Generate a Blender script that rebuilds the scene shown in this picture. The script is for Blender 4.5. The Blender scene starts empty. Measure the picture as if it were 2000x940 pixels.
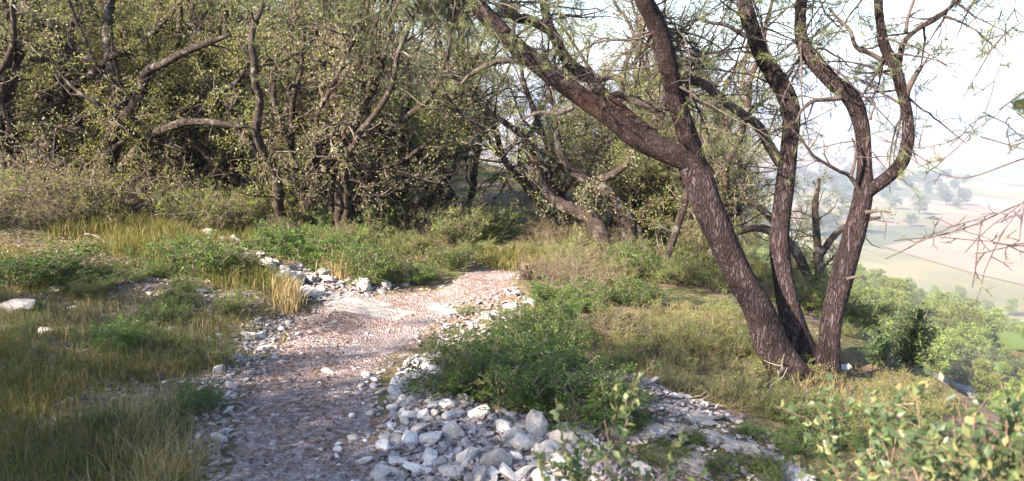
import bpy, bmesh, math, random
import numpy as np
from mathutils import Vector, Matrix, noise as mnoise

R = math.radians
SC = bpy.context.scene
COL = SC.collection
rng = np.random.default_rng(7)
random.seed(7)

# ------------------------------------------------------------------ camera
PITCH = R(10.3)
CAM_Z = 1.6
FPX = 1540.0
cam_d = bpy.data.cameras.new('camera')
cam = bpy.data.objects.new('camera', cam_d)
COL.objects.link(cam)
cam.location = (0, 0, CAM_Z)
cam.rotation_euler = (math.pi/2 - PITCH, 0, 0)
cam_d.sensor_width = 36
cam_d.lens = 36*FPX/2000
cam_d.clip_start = 0.05
cam_d.clip_end = 30000
cam_d.dof.use_dof = True
cam_d.dof.focus_distance = 6.5
cam_d.dof.aperture_fstop = 4.5
SC.camera = cam

# ------------------------------------------------------------------ light
SUN_EL, SUN_AZ = R(31), R(234)     # azimuth clockwise from +y (ahead of the camera): low sun from the left, behind
SUN_VEC = Vector((math.sin(SUN_AZ)*math.cos(SUN_EL), math.cos(SUN_AZ)*math.cos(SUN_EL), math.sin(SUN_EL)))
w = bpy.data.worlds.new('World'); SC.world = w; w.use_nodes = True
nt = w.node_tree; nt.nodes.clear()
sky = nt.nodes.new('ShaderNodeTexSky'); sky.sky_type = 'NISHITA'; sky.sun_disc = False
sky.sun_elevation = SUN_EL; sky.sun_rotation = SUN_AZ
sky.air_density = 1.2; sky.dust_density = 1.5; sky.ozone_density = 3.0; sky.altitude = 150
bg = nt.nodes.new('ShaderNodeBackground'); bg.inputs['Strength'].default_value = 0.075
wo = nt.nodes.new('ShaderNodeOutputWorld')
nt.links.new(sky.outputs[0], bg.inputs[0]); nt.links.new(bg.outputs[0], wo.inputs[0])
sd = bpy.data.lights.new('sun', 'SUN'); sd.energy = 5.0; sd.angle = R(0.55); sd.color = (1.0, 0.86, 0.70)
so = bpy.data.objects.new('sun', sd); COL.objects.link(so)
so.rotation_euler = (-SUN_VEC).to_track_quat('-Z', 'Y').to_euler()
SC.view_settings.view_transform = 'Standard'
SC.view_settings.look = 'None'
SC.view_settings.gamma = 1
SC.view_settings.exposure = 2.6
cy = SC.cycles
cy.max_bounces = 6; cy.diffuse_bounces = 4; cy.glossy_bounces = 2; cy.transmission_bounces = 4
cy.volume_bounces = 0; cy.transparent_max_bounces = 8
cy.use_denoising = True
cy.sample_clamp_indirect = 6
cy.use_adaptive_sampling = True
cy.adaptive_threshold = 0.02
cy.caustics_reflective = False; cy.caustics_refractive = False

# ------------------------------------------------------------------ terrain
def softplus(t, k=4.0):
    t = np.asarray(t, float)*k
    return np.where(t > 30, t, np.log1p(np.exp(np.minimum(t, 30))))/k

_nr = np.random.default_rng(3)
_waves = []
for i in range(26):
    f = 0.7*1.22**i
    a = _nr.uniform(0, 2*math.pi)
    _waves.append((f*math.cos(a), f*math.sin(a), _nr.uniform(0, 6.28), 0.05/(f**0.95)))
def relief(x, y):
    z = 0
    for a, b, c, h in _waves:
        z = z + h*np.sin(a*x + b*y + c)
    return z

def gauss(x, y, cx, cy_, sx, sy, a=0.0):
    dx, dy = x-cx, y-cy_
    u = dx*math.cos(a)+dy*math.sin(a); v = -dx*math.sin(a)+dy*math.cos(a)
    return np.exp(-(u/sx)**2-(v/sy)**2)

FLOOR = -62.0
def Z(x, y):
    x = np.asarray(x, float); y = np.asarray(y, float)
    s = x + 0.30*softplus(y-8.5, 1.2)
    z = 0.10*softplus(-(x+1.2), 3) + 0.10*softplus(-(s+9), .5)
    z = z - 0.09*softplus(x-0.9, 3)
    t = softplus(s-3.3, 2.2)
    z = z - 24*(1-np.exp(-t/26.0))
    k = np.clip((t-45)/215.0, 0, 1)
    z = z + (FLOOR+24)*k*k*(3-2*k)
    d = np.sqrt(x*x+y*y)
    near = 1/(1+np.exp(np.clip((d-60)/12, -30, 30)))
    z = z + relief(x, y)*0.55*near
    z = z + 0.12*gauss(x, y, 0.35, 3.75, 1.15, 0.55, -0.15)       # heap of stones beside the path
    z = z + 0.10*gauss(x, y, -1.6, 7.6, 1.6, 0.35, -0.45)         # stony bank on the left of the path
    z = z - 0.05*gauss(x, y, -0.7, 4.6, 0.55, 2.2, -0.1)
    # slow swell of the far plain and the ridges on the horizon
    z = z + np.clip((d-400)/2000, 0, 1)*8*np.sin(x*0.002+1)*np.cos(y*0.0016)
    ang = np.arctan2(x, y)
    hill = 85+30*np.sin(ang*9+1.0)+18*np.sin(ang*23+2)+9*np.sin(ang*51)
    z = z + hill*np.clip((d-4300)/2600, 0, 1)**1.3
    return z
def Zf(x, y): return float(Z(x, y))

def ray(u, v):
    dx = (u-1000)/FPX; dz = (470-v)/FPX
    return (dx, math.cos(PITCH)+dz*math.sin(PITCH), -math.sin(PITCH)+dz*math.cos(PITCH))
def P(u, v, Y):
    """point on the sight line of a photo pixel at Y metres ahead"""
    a, b, c = ray(u, v); k = Y/b
    return Vector((a*k, Y, CAM_Z+c*k))
def G(u, v, tmin=1.0, tmax=5000):
    """where the sight line meets the ground"""
    a, b, c = ray(u, v)
    t = np.geomspace(tmin, tmax, 4000)
    h = CAM_Z+c*t-Z(a*t, b*t)
    i = np.argmax(h < 0)
    if h[i] >= 0: i = len(t)-1
    if i > 0:
        f = h[i-1]/(h[i-1]-h[i]); tt = t[i-1]+(t[i]-t[i-1])*f
    else: tt = t[0]
    x, y = a*tt, b*tt
    return Vector((x, y, Zf(x, y)))
def proj(p):
    """world points (n,3) -> photo pixels"""
    p = np.asarray(p, float)
    x, y, z = p[..., 0], p[..., 1], p[..., 2]-CAM_Z
    f = y*math.cos(PITCH)-z*math.sin(PITCH); up = y*math.sin(PITCH)+z*math.cos(PITCH)
    return 1000+FPX*x/f, 470-FPX*up/f, f
def inpoly(u, v, poly):
    c = np.zeros(np.shape(u), bool); n = len(poly)
    for i in range(n):
        x0, y0 = poly[i]; x1, y1 = poly[(i+1) % n]
        cond = ((y0 > v) != (y1 > v))
        with np.errstate(divide='ignore', invalid='ignore'):
            c ^= cond & (u < (x1-x0)*(v-y0)/(y1-y0+1e-9)+x0)
    return c

# ------------------------------------------------------------------ mesh helpers
class Acc:
    """collects triangles and quads and links them as one mesh object"""
    def __init__(s): s.v = []; s.f = []; s.m = []; s.n = 0
    def add(s, v, f, mi=0):
        v = np.asarray(v, np.float32).reshape(-1, 3); f = np.asarray(f, np.int64)
        if len(f) == 0: return
        s.v.append(v); s.f.append(f+s.n); s.m.append(np.full(len(f), mi, np.int32)); s.n += len(v)
    def mesh(s, name, mats, smooth=True):
        me = bpy.data.meshes.new(name)
        if s.v:
            V = np.concatenate(s.v)
            loops = np.concatenate([f.ravel() for f in s.f]).astype(np.int32)
            tot = np.concatenate([np.full(len(f), f.shape[1], np.int32) for f in s.f])
            st = np.concatenate([[0], np.cumsum(tot)[:-1]]).astype(np.int32)
            me.vertices.add(len(V)); me.vertices.foreach_set('co', V.ravel())
            me.loops.add(len(loops)); me.loops.foreach_set('vertex_index', loops)
            me.polygons.add(len(tot)); me.polygons.foreach_set('loop_start', st); me.polygons.foreach_set('loop_total', tot)
            me.polygons.foreach_set('material_index', np.concatenate(s.m))
            me.polygons.foreach_set('use_smooth', np.full(len(tot), smooth, bool))
        for m in (mats if isinstance(mats, (list, tuple)) else [mats]): me.materials.append(m)
        me.update(calc_edges=True); me.validate(verbose=False)
        return me
    def obj(s, name, mats, parent=None, smooth=True):
        o = bpy.data.objects.new(name, s.mesh(name, mats, smooth)); COL.objects.link(o)
        if parent is not None:
            o.parent = parent
            o.matrix_parent_inverse = Matrix.Translation(-parent.location)
        return o

def tag(o, label=None, cat=None, group=None, kind=None):
    if label: o['label'] = label
    if cat: o['category'] = cat
    if group: o['group'] = group
    if kind: o['kind'] = kind
    return o
def thing(name, label, cat, loc=(0, 0, 0), group=None):
    o = bpy.data.objects.new(name, None); COL.objects.link(o); o.location = loc
    o.empty_display_size = 0.1
    return tag(o, label, cat, group)
def dup(root, loc, rz=0, sc=1.0, label=None, group=None, tilt=(0, 0)):
    r = root.copy(); COL.objects.link(r)
    r.location = loc; r.rotation_euler = (tilt[0], tilt[1], rz); r.scale = (sc, sc, sc) if not isinstance(sc, tuple) else sc
    if label: r['label'] = label
    if group: r['group'] = group
    for ch in list(root.children):
        c = ch.copy(); COL.objects.link(c); c.parent = r
    return r

def smooth_path(pts, rad, n):
    """Catmull-Rom through control points"""
    pts = np.asarray([list(p) for p in pts], float); rad = np.asarray(rad, float)
    if len(rad) != len(pts): rad = np.interp(np.linspace(0, 1, len(pts)), np.linspace(0, 1, len(rad)), rad)
    A = np.column_stack([pts, rad])
    A = np.vstack([2*A[0]-A[1], A, 2*A[-1]-A[-2]])
    m = len(pts)-1
    t = np.linspace(0, m-1e-6, n); i = t.astype(int); f = (t-i)[:, None]
    p0, p1, p2, p3 = A[i], A[i+1], A[i+2], A[i+3]
    o = 0.5*((2*p1)+(-p0+p2)*f+(2*p0-5*p1+4*p2-p3)*f*f+(-p0+3*p1-3*p2+p3)*f**3)
    return o[:, :3], np.maximum(o[:, 3], 0.0008)

def tube(acc, pts, rad, k=6, mi=0, bark=0.0, seed=0, cap=True, flare=None):
    pts = np.asarray(pts, float); n = len(pts); rad = np.asarray(rad, float)
    T = np.gradient(pts, axis=0); T /= np.linalg.norm(T, axis=1)[:, None]+1e-9
    N = np.zeros_like(T)
    a = np.array([0, 0, 1.0]) if abs(T[0, 2]) < 0.9 else np.array([1.0, 0, 0])
    nn = np.cross(T[0], a); nn /= np.linalg.norm(nn)
    for i in range(n):
        nn = nn-T[i]*np.dot(nn, T[i]); nn /= np.linalg.norm(nn)+1e-9; N[i] = nn
    B = np.cross(T, N)
    th = np.arange(k)*2*math.pi/k
    rr = np.repeat(rad[:, None], k, 1)
    if bark > 0:
        L = np.concatenate([[0], np.cumsum(np.linalg.norm(np.diff(pts, axis=0), axis=1))])[:, None]
        g = np.random.default_rng(seed)
        d = np.zeros((n, k))
        for q in range(5):      # slow lumps
            d += np.sin(th*g.integers(1, 4)+L*g.uniform(3, 14)+g.uniform(0, 6))*0.35
        fw = g.uniform(0, 6, 3)
        kf = 9 if k < 60 else 13
        fur = np.abs(np.sin(th*kf+2.2*np.sin(L*5+fw[0]+th)+1.2*np.sin(L*17+th*2+fw[1])))**.6
        plate = np.abs(np.sin(L*38+3*np.sin(th*4+fw[2])+2*np.sin(L*9)))
        d += (fur*0.9+plate*0.35-0.8)
        rr = rr*(1+bark*d)
        if flare is not None:
            lob = 1+flare*np.exp(-L/0.16)*(0.55+0.75*np.maximum(0, np.sin(th*4+g.uniform(0, 6))))
            rr = rr*lob
    V = pts[:, None, :]+(np.cos(th)[None, :, None]*N[:, None, :]+np.sin(th)[None, :, None]*B[:, None, :])*rr[:, :, None]
    i = np.arange(n-1)[:, None]*k; j = np.arange(k)[None, :]; j2 = (j+1) % k
    F = np.stack([i+j, i+j2, i+k+j2, i+k+j], -1).reshape(-1, 4)
    acc.add(V.reshape(-1, 3), F, mi)
    if cap and rad[-1] > 0.004:
        c = len(V.reshape(-1, 3)); b = (n-1)*k
        vv = np.vstack([V[-1], pts[-1]+T[-1]*rad[-1]*0.4])
        acc.add(vv, [[q, (q+1) % k, k] for q in range(k)], mi)

def unit(a): return a/(np.linalg.norm(a, axis=-1, keepdims=True)+1e-9)

def leaves(acc, pos, dirs, L, W, g, mi=0, fold=0.25, droop=0.0):
    """rhombic folded leaves; pos (n,3), dirs (n,3)"""
    n = len(pos)
    if n == 0: return
    pos = np.asarray(pos, float); d = unit(np.asarray(dirs, float)+np.array([0, 0, -droop]))
    r = unit(np.cross(d, unit(g.normal(size=(n, 3)))+1e-4)); up = np.cross(r, d)
    l = L*g.uniform(0.6, 1.25, n)[:, None]; w_ = W*g.uniform(0.7, 1.2, n)[:, None]
    a = pos; b = pos+d*l*0.48+r*w_*.5+up*w_*fold; c = pos+d*l-up*l*0.08; e = pos+d*l*0.48-r*w_*.5+up*w_*fold
    V = np.stack([a, b, c, e], 1).reshape(-1, 3)
    i = np.arange(n)[:, None]*4
    F = np.concatenate([i+np.array([[0, 1, 2]]), i+np.array([[0, 2, 3]])])
    acc.add(V, F, mi)

def needles(acc, pos, dirs, g, L=0.085, W=0.0022, per=12, spread=0.75, mi=0):
    """tufts of thin needles at twig ends"""
    n = len(pos)
    if n == 0: return
    pos = np.repeat(np.asarray(pos, float), per, 0); d0 = np.repeat(unit(np.asarray(dirs, float)), per, 0)
    m = len(pos)
    back = g.uniform(0, 0.07, m)[:, None]
    d = unit(d0+g.normal(size=(m, 3))*spread)
    s = unit(np.cross(d, g.normal(size=(m, 3))))*W*0.5
    b = pos-d0*back
    V = np.stack([b-s, b+s, b+d*L*g.uniform(0.7, 1.1, m)[:, None]], 1).reshape(-1, 3)
    F = np.arange(m*3).reshape(-1, 3)
    acc.add(V, F, mi)

# ------------------------------------------------------------------ materials
def newmat(name):
    m = bpy.data.materials.new(name); m.use_nodes = True
    t = m.node_tree; t.nodes.clear()
    out = t.nodes.new('ShaderNodeOutputMaterial')
    return m, t, out
def nd(t, kind, **kw):
    n = t.nodes.new(kind)
    for k, v in kw.items():
        if k in n.inputs.keys(): n.inputs[k].default_value = v
        else: setattr(n, k, v)
    return n
def ramp(t, src, stops):
    r = t.nodes.new('ShaderNodeValToRGB'); e = r.color_ramp.elements
    while len(e) < len(stops): e.new(0.5)
    for el, (p, c) in zip(e, stops):
        el.position = p; el.color = (*c, 1)
    t.links.new(src, r.inputs[0]); return r
def principled(t, out, rough=0.8, spec=0.3):
    b = t.nodes.new('ShaderNodeBsdfPrincipled'); b.inputs['Roughness'].default_value = rough
    b.inputs['Specular IOR Level'].default_value = spec
    t.links.new(b.outputs[0], out.inputs[0]); return b

def leaf_mat(name, stops, trans=0.35, tcol=(0.25, 0.32, 0.05), rough=0.5, objvar=True, spec=.35):
    m, t, out = newmat(name)
    geo = t.nodes.new('ShaderNodeNewGeometry')
    src = geo.outputs['Random Per Island']
    r = ramp(t, src, stops)
    col = r.outputs[0]
    if objvar:
        oi = t.nodes.new('ShaderNodeObjectInfo')
        hs = nd(t, 'ShaderNodeHueSaturation')
        mr = nd(t, 'ShaderNodeMapRange'); mr.inputs[3].default_value = 0.48; mr.inputs[4].default_value = 0.515
        t.links.new(oi.outputs['Random'], mr.inputs[0]); t.links.new(mr.outputs[0], hs.inputs['Hue'])
        mv = nd(t, 'ShaderNodeMapRange'); mv.inputs[3].default_value = 0.8; mv.inputs[4].default_value = 1.25
        t.links.new(oi.outputs['Random'], mv.inputs[0]); t.links.new(mv.outputs[0], hs.inputs['Value'])
        t.links.new(col, hs.inputs['Color']); col = hs.outputs[0]
    b = t.nodes.new('ShaderNodeBsdfPrincipled'); b.inputs['Roughness'].default_value = rough
    b.inputs['Specular IOR Level'].default_value = spec
    t.links.new(col, b.inputs['Base Color'])
    tr = t.nodes.new('ShaderNodeBsdfTranslucent')
    mx = nd(t, 'ShaderNodeMix', data_type='RGBA', blend_type='MIX'); mx.inputs[0].default_value = 0.6
    t.links.new(col, mx.inputs[6]); mx.inputs[7].default_value = (*tcol, 1)
    t.links.new(mx.outputs[2], tr.inputs[0])
    ms = t.nodes.new('ShaderNodeMixShader'); ms.inputs[0].default_value = trans
    t.links.new(b.outputs[0], ms.inputs[1]); t.links.new(tr.outputs[0], ms.inputs[2])
    t.links.new(ms.outputs[0], out.inputs[0])
    return m

def bark_mat(name, dark, mid, light, scale=8, moss=None, stretch=0.25, bump=0.6, red=None):
    m, t, out = newmat(name)
    tc = t.nodes.new('ShaderNodeTexCoord')
    mp = nd(t, 'ShaderNodeMapping'); mp.inputs['Scale'].default_value = (1, 1, stretch)
    t.links.new(tc.outputs['Object'], mp.inputs[0])
    v = nd(t, 'ShaderNodeTexVoronoi', feature='DISTANCE_TO_EDGE'); v.inputs['Scale'].default_value = scale*4
    n = nd(t, 'ShaderNodeTexNoise'); n.inputs['Scale'].default_value = scale*1.5; n.inputs['Detail'].default_value = 6
    n2 = nd(t, 'ShaderNodeTexNoise'); n2.inputs['Scale'].default_value = scale*0.35; n2.inputs['Detail'].default_value = 3
    wv = nd(t, 'ShaderNodeMix', data_type='VECTOR'); wv.inputs[0].default_value = 0.3
    t.links.new(mp.outputs[0], n.inputs[0]); t.links.new(tc.outputs['Object'], n2.inputs[0])
    t.links.new(mp.outputs[0], wv.inputs[4]); t.links.new(n.outputs['Color'], wv.inputs[5])
    t.links.new(wv.outputs[1], v.inputs[0])
    r = ramp(t, v.outputs['Distance'], [(0.0, dark), (0.09, mid), (0.35, light)])
    mx = nd(t, 'ShaderNodeMix', data_type='RGBA', blend_type='MULTIPLY'); mx.inputs[0].default_value = 0.7
    rr = ramp(t, n.outputs[0], [(0.3, (0.35, 0.31, 0.3)), (0.7, (1.5, 1.42, 1.42))])
    t.links.new(r.outputs[0], mx.inputs[6]); t.links.new(rr.outputs[0], mx.inputs[7])
    col = mx.outputs[2]
    if red:
        m2 = nd(t, 'ShaderNodeMix', data_type='RGBA'); k = ramp(t, n2.outputs[0], [(0.55, (0, 0, 0)), (0.72, (.55, .55, .55))])
        t.links.new(k.outputs[0], m2.inputs[0]); t.links.new(col, m2.inputs[6]); m2.inputs[7].default_value = (*red, 1); col = m2.outputs[2]
    if moss:
        n3 = nd(t, 'ShaderNodeTexNoise'); n3.inputs['Scale'].default_value = scale*.8; n3.inputs['Detail'].default_value = 5
        t.links.new(tc.outputs['Object'], n3.inputs[0])
        m3 = nd(t, 'ShaderNodeMix', data_type='RGBA'); k = ramp(t, n3.outputs[0], [(0.56, (0, 0, 0)), (0.66, (1, 1, 1))])
        t.links.new(k.outputs[0], m3.inputs[0]); t.links.new(col, m3.inputs[6]); m3.inputs[7].default_value = (*moss, 1); col = m3.outputs[2]
    b = principled(t, out, 0.9, 0.15); t.links.new(col, b.inputs['Base Color'])
    bp = nd(t, 'ShaderNodeBump'); bp.inputs['Strength'].default_value = bump; bp.inputs['Distance'].default_value = 0.02
    mm = nd(t, 'ShaderNodeMath', operation='MULTIPLY'); 
    ad = nd(t, 'ShaderNodeMath', operation='ADD')
    cl = nd(t, 'ShaderNodeMath', operation='MINIMUM'); cl.inputs[1].default_value = 0.25
    t.links.new(v.outputs['Distance'], cl.inputs[0])
    t.links.new(cl.outputs[0], mm.inputs[0]); mm.inputs[1].default_value = 3
    t.links.new(mm.outputs[0], ad.inputs[0]); t.links.new(n.outputs[0], ad.inputs[1])
    t.links.new(ad.outputs[0], bp.inputs['Height']); t.links.new(bp.outputs[0], b.inputs['Normal'])
    return m

def rock_mat(name, c0, c1, c2, scale=6, bump=0.5, objvar=True):
    m, t, out = newmat(name)
    tc = t.nodes.new('ShaderNodeTexCoord')
    n = nd(t, 'ShaderNodeTexNoise'); n.inputs['Scale'].default_value = scale; n.inputs['Detail'].default_value = 8; n.inputs['Roughness'].default_value = 0.65
    oi = t.nodes.new('ShaderNodeObjectInfo')
    va = nd(t, 'ShaderNodeVectorMath', operation='ADD'); vs = nd(t, 'ShaderNodeVectorMath', operation='SCALE'); vs.inputs['Scale'].default_value = 3
    t.links.new(oi.outputs['Location'], vs.inputs[0]); t.links.new(vs.outputs[0], va.inputs[0]); t.links.new(tc.outputs['Object'], va.inputs[1])
    t.links.new(va.outputs[0], n.inputs[0])
    r = ramp(t, n.outputs[0], [(0.30, c0), (0.5, c1), (0.72, c2)])
    col = r.outputs[0]
    geo = t.nodes.new('ShaderNodeNewGeometry')
    mx = nd(t, 'ShaderNodeMix', data_type='RGBA', blend_type='MULTIPLY'); mx.inputs[0].default_value = 1
    rr = ramp(t, geo.outputs['Random Per Island'] if not objvar else oi.outputs['Random'], [(0, (0.5, 0.48, 0.47)), (0.5, (0.88, 0.83, 0.78)), (0.8, (1.05, 1.02, 1)), (1, (1.25, 1.22, 1.2))])
    t.links.new(col, mx.inputs[6]); t.links.new(rr.outputs[0], mx.inputs[7])
    b = principled(t, out, 0.85, 0.25); t.links.new(mx.outputs[2], b.inputs['Base Color'])
    v = nd(t, 'ShaderNodeTexVoronoi', feature='DISTANCE_TO_EDGE'); v.inputs['Scale'].default_value = scale*1.3
    t.links.new(va.outputs[0], v.inputs[0])
    cl = nd(t, 'ShaderNodeMath', operation='MINIMUM'); cl.inputs[1].default_value = 0.06; t.links.new(v.outputs['Distance'], cl.inputs[0])
    ad = nd(t, 'ShaderNodeMath', operation='MULTIPLY_ADD'); ad.inputs[1].default_value = 4; t.links.new(cl.outputs[0], ad.inputs[0]); t.links.new(n.outputs[0], ad.inputs[2])
    bp = nd(t, 'ShaderNodeBump'); bp.inputs['Strength'].default_value = bump; bp.inputs['Distance'].default_value = 0.02
    t.links.new(ad.outputs[0], bp.inputs['Height']); t.links.new(bp.outputs[0], b.inputs['Normal'])
    return m

M = {}
M['oak'] = leaf_mat('oak_leaf', [(0, (0.065, 0.095, 0.026)), (0.4, (0.115, 0.150, 0.044)), (0.8, (0.175, 0.19, 0.055)), (0.97, (0.22, 0.21, 0.09)), (1, (0.25, 0.15, 0.08))], 0.42, (0.42, 0.40, 0.08), .48, spec=.4)
M['oak_grey'] = leaf_mat('oak_leaf_grey', [(0, (0.095, 0.12, 0.055)), (0.5, (0.165, 0.185, 0.09)), (0.9, (0.22, 0.215, 0.12)), (1, (0.25, 0.18, 0.12))], 0.40, (0.42, 0.38, 0.14), .48, spec=.4)
M['pine'] = leaf_mat('pine_needle', [(0, (0.06, 0.085, 0.030)), (0.6, (0.105, 0.13, 0.050)), (0.9, (0.18, 0.175, 0.085)), (1, (0.27, 0.2, 0.12))], 0.25, (0.2, 0.27, 0.06), .55)
M['lentisk'] = leaf_mat('shrub_leaf', [(0, (0.030, 0.062, 0.012)), (0.5, (0.055, 0.105, 0.020)), (0.85, (0.095, 0.165, 0.032)), (1, (0.17, 0.20, 0.05))], 0.35, (0.16, 0.30, 0.03), .4)
M['lime'] = leaf_mat('bright_leaf', [(0, (0.08, 0.12, 0.025)), (0.5, (0.13, 0.18, 0.04)), (1, (0.22, 0.25, 0.07))], 0.4, (0.30, 0.38, 0.05), .5)
M['dryleaf'] = leaf_mat('dry_leaf', [(0, (0.09, 0.12, 0.022)), (0.6, (0.165, 0.19, 0.038)), (0.88, (0.26, 0.235, 0.075)), (1, (0.32, 0.26, 0.16))], 0.35, (0.34, 0.32, 0.10), .6)
M['juniper'] = leaf_mat('juniper_leaf', [(0, (0.025, 0.045, 0.018)), (1, (0.06, 0.09, 0.035))], 0.15, (0.1, 0.15, 0.03), .6)
M['grass'] = leaf_mat('grass_blade', [(0, (0.040, 0.058, 0.012)), (0.35, (0.080, 0.095, 0.022)), (0.65, (0.15, 0.135, 0.04)), (0.88, (0.25, 0.175, 0.075)), (1, (0.34, 0.24, 0.13))], 0.4, (0.28, 0.28, 0.06), .6, objvar=False)
M['straw'] = leaf_mat('straw', [(0, (0.22, 0.17, 0.075)), (0.5, (0.36, 0.27, 0.13)), (1, (0.46, 0.37, 0.22))], 0.35, (0.42, 0.32, 0.12), .6, objvar=False)
M['slope'] = leaf_mat('slope_pine_needle', [(0, (0.085, 0.12, 0.028)), (0.5, (0.13, 0.165, 0.040)), (1, (0.19, 0.21, 0.065))], 0.3, (0.26, 0.3, 0.08), .6)
M['farwood'] = leaf_mat('woodland_leaf', [(0, (0.045, 0.065, 0.028)), (0.5, (0.075, 0.095, 0.042)), (1, (0.13, 0.14, 0.06))], 0.2, (0.15, 0.2, 0.06), .6)
M['nearleaf'] = leaf_mat('broad_leaf', [(0, (0.04, 0.07, 0.035)), (0.6, (0.085, 0.12, 0.055)), (0.93, (0.16, 0.18, 0.08)), (1, (0.30, 0.16, 0.09))], 0.35, (0.26, 0.32, 0.08), .4)
M['pinebark'] = bark_mat('pine_bark', (0.022, 0.014, 0.013), (0.050, 0.036, 0.036), (0.072, 0.058, 0.064), 9, None, 0.2, 1.0)
M['pinelimb'] = bark_mat('pine_limb_bark', (0.022, 0.014, 0.013), (0.052, 0.036, 0.034), (0.078, 0.059, 0.062), 11, None, 0.35, 1.0, red=(0.085, 0.042, 0.028))
M['twig'] = bark_mat('twig_bark', (0.035, 0.028, 0.026), (0.075, 0.061, 0.056), (0.125, 0.105, 0.098), 14, None, 0.5, 0.3)
M['oakbark'] = bark_mat('oak_bark', (0.022, 0.016, 0.014), (0.060, 0.045, 0.038), (0.12, 0.098, 0.086), 12, (0.17, 0.16, 0.14), 0.5, 0.7)
M['oaktwig'] = bark_mat('oak_twig_bark', (0.08, 0.06, 0.05), (0.17, 0.13, 0.11), (0.27, 0.23, 0.20), 14, None, 0.5, 0.3)
M['deadwood'] = bark_mat('dead_wood', (0.14, 0.12, 0.10), (0.30, 0.26, 0.225), (0.42, 0.375, 0.34), 12, None, 0.3, 0.3)
M['shootwood'] = bark_mat('shoot_bark', (0.07, 0.048, 0.036), (0.13, 0.09, 0.066), (0.19, 0.14, 0.105), 14, None, 0.3, 0.2)
M['rock'] = rock_mat('limestone', (0.26, 0.235, 0.22), (0.48, 0.465, 0.46), (0.66, 0.645, 0.63), 9, 0.5)
M['ledge'] = rock_mat('weathered_limestone', (0.18, 0.165, 0.155), (0.36, 0.35, 0.35), (0.54, 0.53, 0.51), 5, 0.9)
M['gravel'] = rock_mat('gravel_stone', (0.16, 0.142, 0.148), (0.26, 0.235, 0.24), (0.42, 0.39, 0.39), 14, 0.3, objvar=False)

def ground_mat():
    m, t, out = newmat('hillside_soil')
    geo = t.nodes.new('ShaderNodeNewGeometry')
    def noise(s, d=6, r=.6):
        n = nd(t, 'ShaderNodeTexNoise'); n.inputs['Scale'].default_value = s; n.inputs['Detail'].default_value = d; n.inputs['Roughness'].default_value = r
        t.links.new(geo.outputs['Position'], n.inputs[0]); return n
    a = noise(1.3); b_ = noise(18); c = noise(70, 3)
    soil = ramp(t, b_.outputs[0], [(0.3, (0.075, 0.05, 0.038)), (0.5, (0.16, 0.112, 0.085)), (0.7, (0.27, 0.21, 0.165))])
    veg = ramp(t, b_.outputs[0], [(0.3, (0.05, 0.055, 0.02)), (0.6, (0.13, 0.12, 0.05)), (0.75, (0.2, 0.17, 0.09))])
    mx = nd(t, 'ShaderNodeMix', data_type='RGBA'); k = ramp(t, a.outputs[0], [(0.42, (0, 0, 0)), (0.58, (1, 1, 1))])
    t.links.new(k.outputs[0], mx.inputs[0]); t.links.new(soil.outputs[0], mx.inputs[6]); t.links.new(veg.outputs[0], mx.inputs[7])
    # far plain: fields and scrub
    v = nd(t, 'ShaderNodeTexVoronoi'); v.inputs['Scale'].default_value = 0.006; v.inputs['Randomness'].default_value = .9
    mp = nd(t, 'ShaderNodeMapping'); mp.inputs['Scale'].default_value = (1, 1.0, 0); mp.inputs['Rotation'].default_value = (0, 0, .3)
    t.links.new(geo.outputs['Position'], mp.inputs[0]); t.links.new(mp.outputs[0], v.inputs[0])
    sp = nd(t, 'ShaderNodeSeparateColor'); t.links.new(v.outputs['Color'], sp.inputs[0])
    fld = ramp(t, sp.outputs[0], [(0, (0.34, 0.25, 0.19)), (0.3, (0.26, 0.24, 0.14)), (0.5, (0.40, 0.30, 0.24)), (0.7, (0.16, 0.17, 0.10)), (0.85, (0.36, 0.31, 0.2))])
    fld.color_ramp.interpolation = 'CONSTANT'
    big = noise(0.02, 5)
    fm = nd(t, 'ShaderNodeMix', data_type='RGBA', blend_type='MULTIPLY'); fm.inputs[0].default_value = .9
    fr = ramp(t, big.outputs[0], [(.3, (.4, .42, .38)), (.7, (.8, .76, .7))]); t.links.new(fld.outputs[0], fm.inputs[6]); t.links.new(fr.outputs[0], fm.inputs[7])
    ln = nd(t, 'ShaderNodeVectorMath', operation='LENGTH'); t.links.new(geo.outputs['Position'], ln.inputs[0])
    mr = nd(t, 'ShaderNodeMapRange'); mr.inputs[1].default_value = 250; mr.inputs[2].default_value = 300
    t.links.new(ln.outputs['Value'], mr.inputs[0])
    fin = nd(t, 'ShaderNodeMix', data_type='RGBA'); t.links.new(mr.outputs[0], fin.inputs[0]); t.links.new(mx.outputs[2], fin.inputs[6]); t.links.new(fm.outputs[2], fin.inputs[7])
    b = principled(t, out, 0.95, 0.1); t.links.new(fin.outputs[2], b.inputs['Base Color'])
    bp = nd(t, 'ShaderNodeBump'); bp.inputs['Strength'].default_value = .6; bp.inputs['Distance'].default_value = 0.03
    ad = nd(t, 'ShaderNodeMath', operation='ADD'); t.links.new(b_.outputs[0], ad.inputs[0]); t.links.new(c.outputs[0], ad.inputs[1])
    t.links.new(ad.outputs[0], bp.inputs['Height']); t.links.new(bp.outputs[0], b.inputs['Normal'])
    return m
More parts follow.
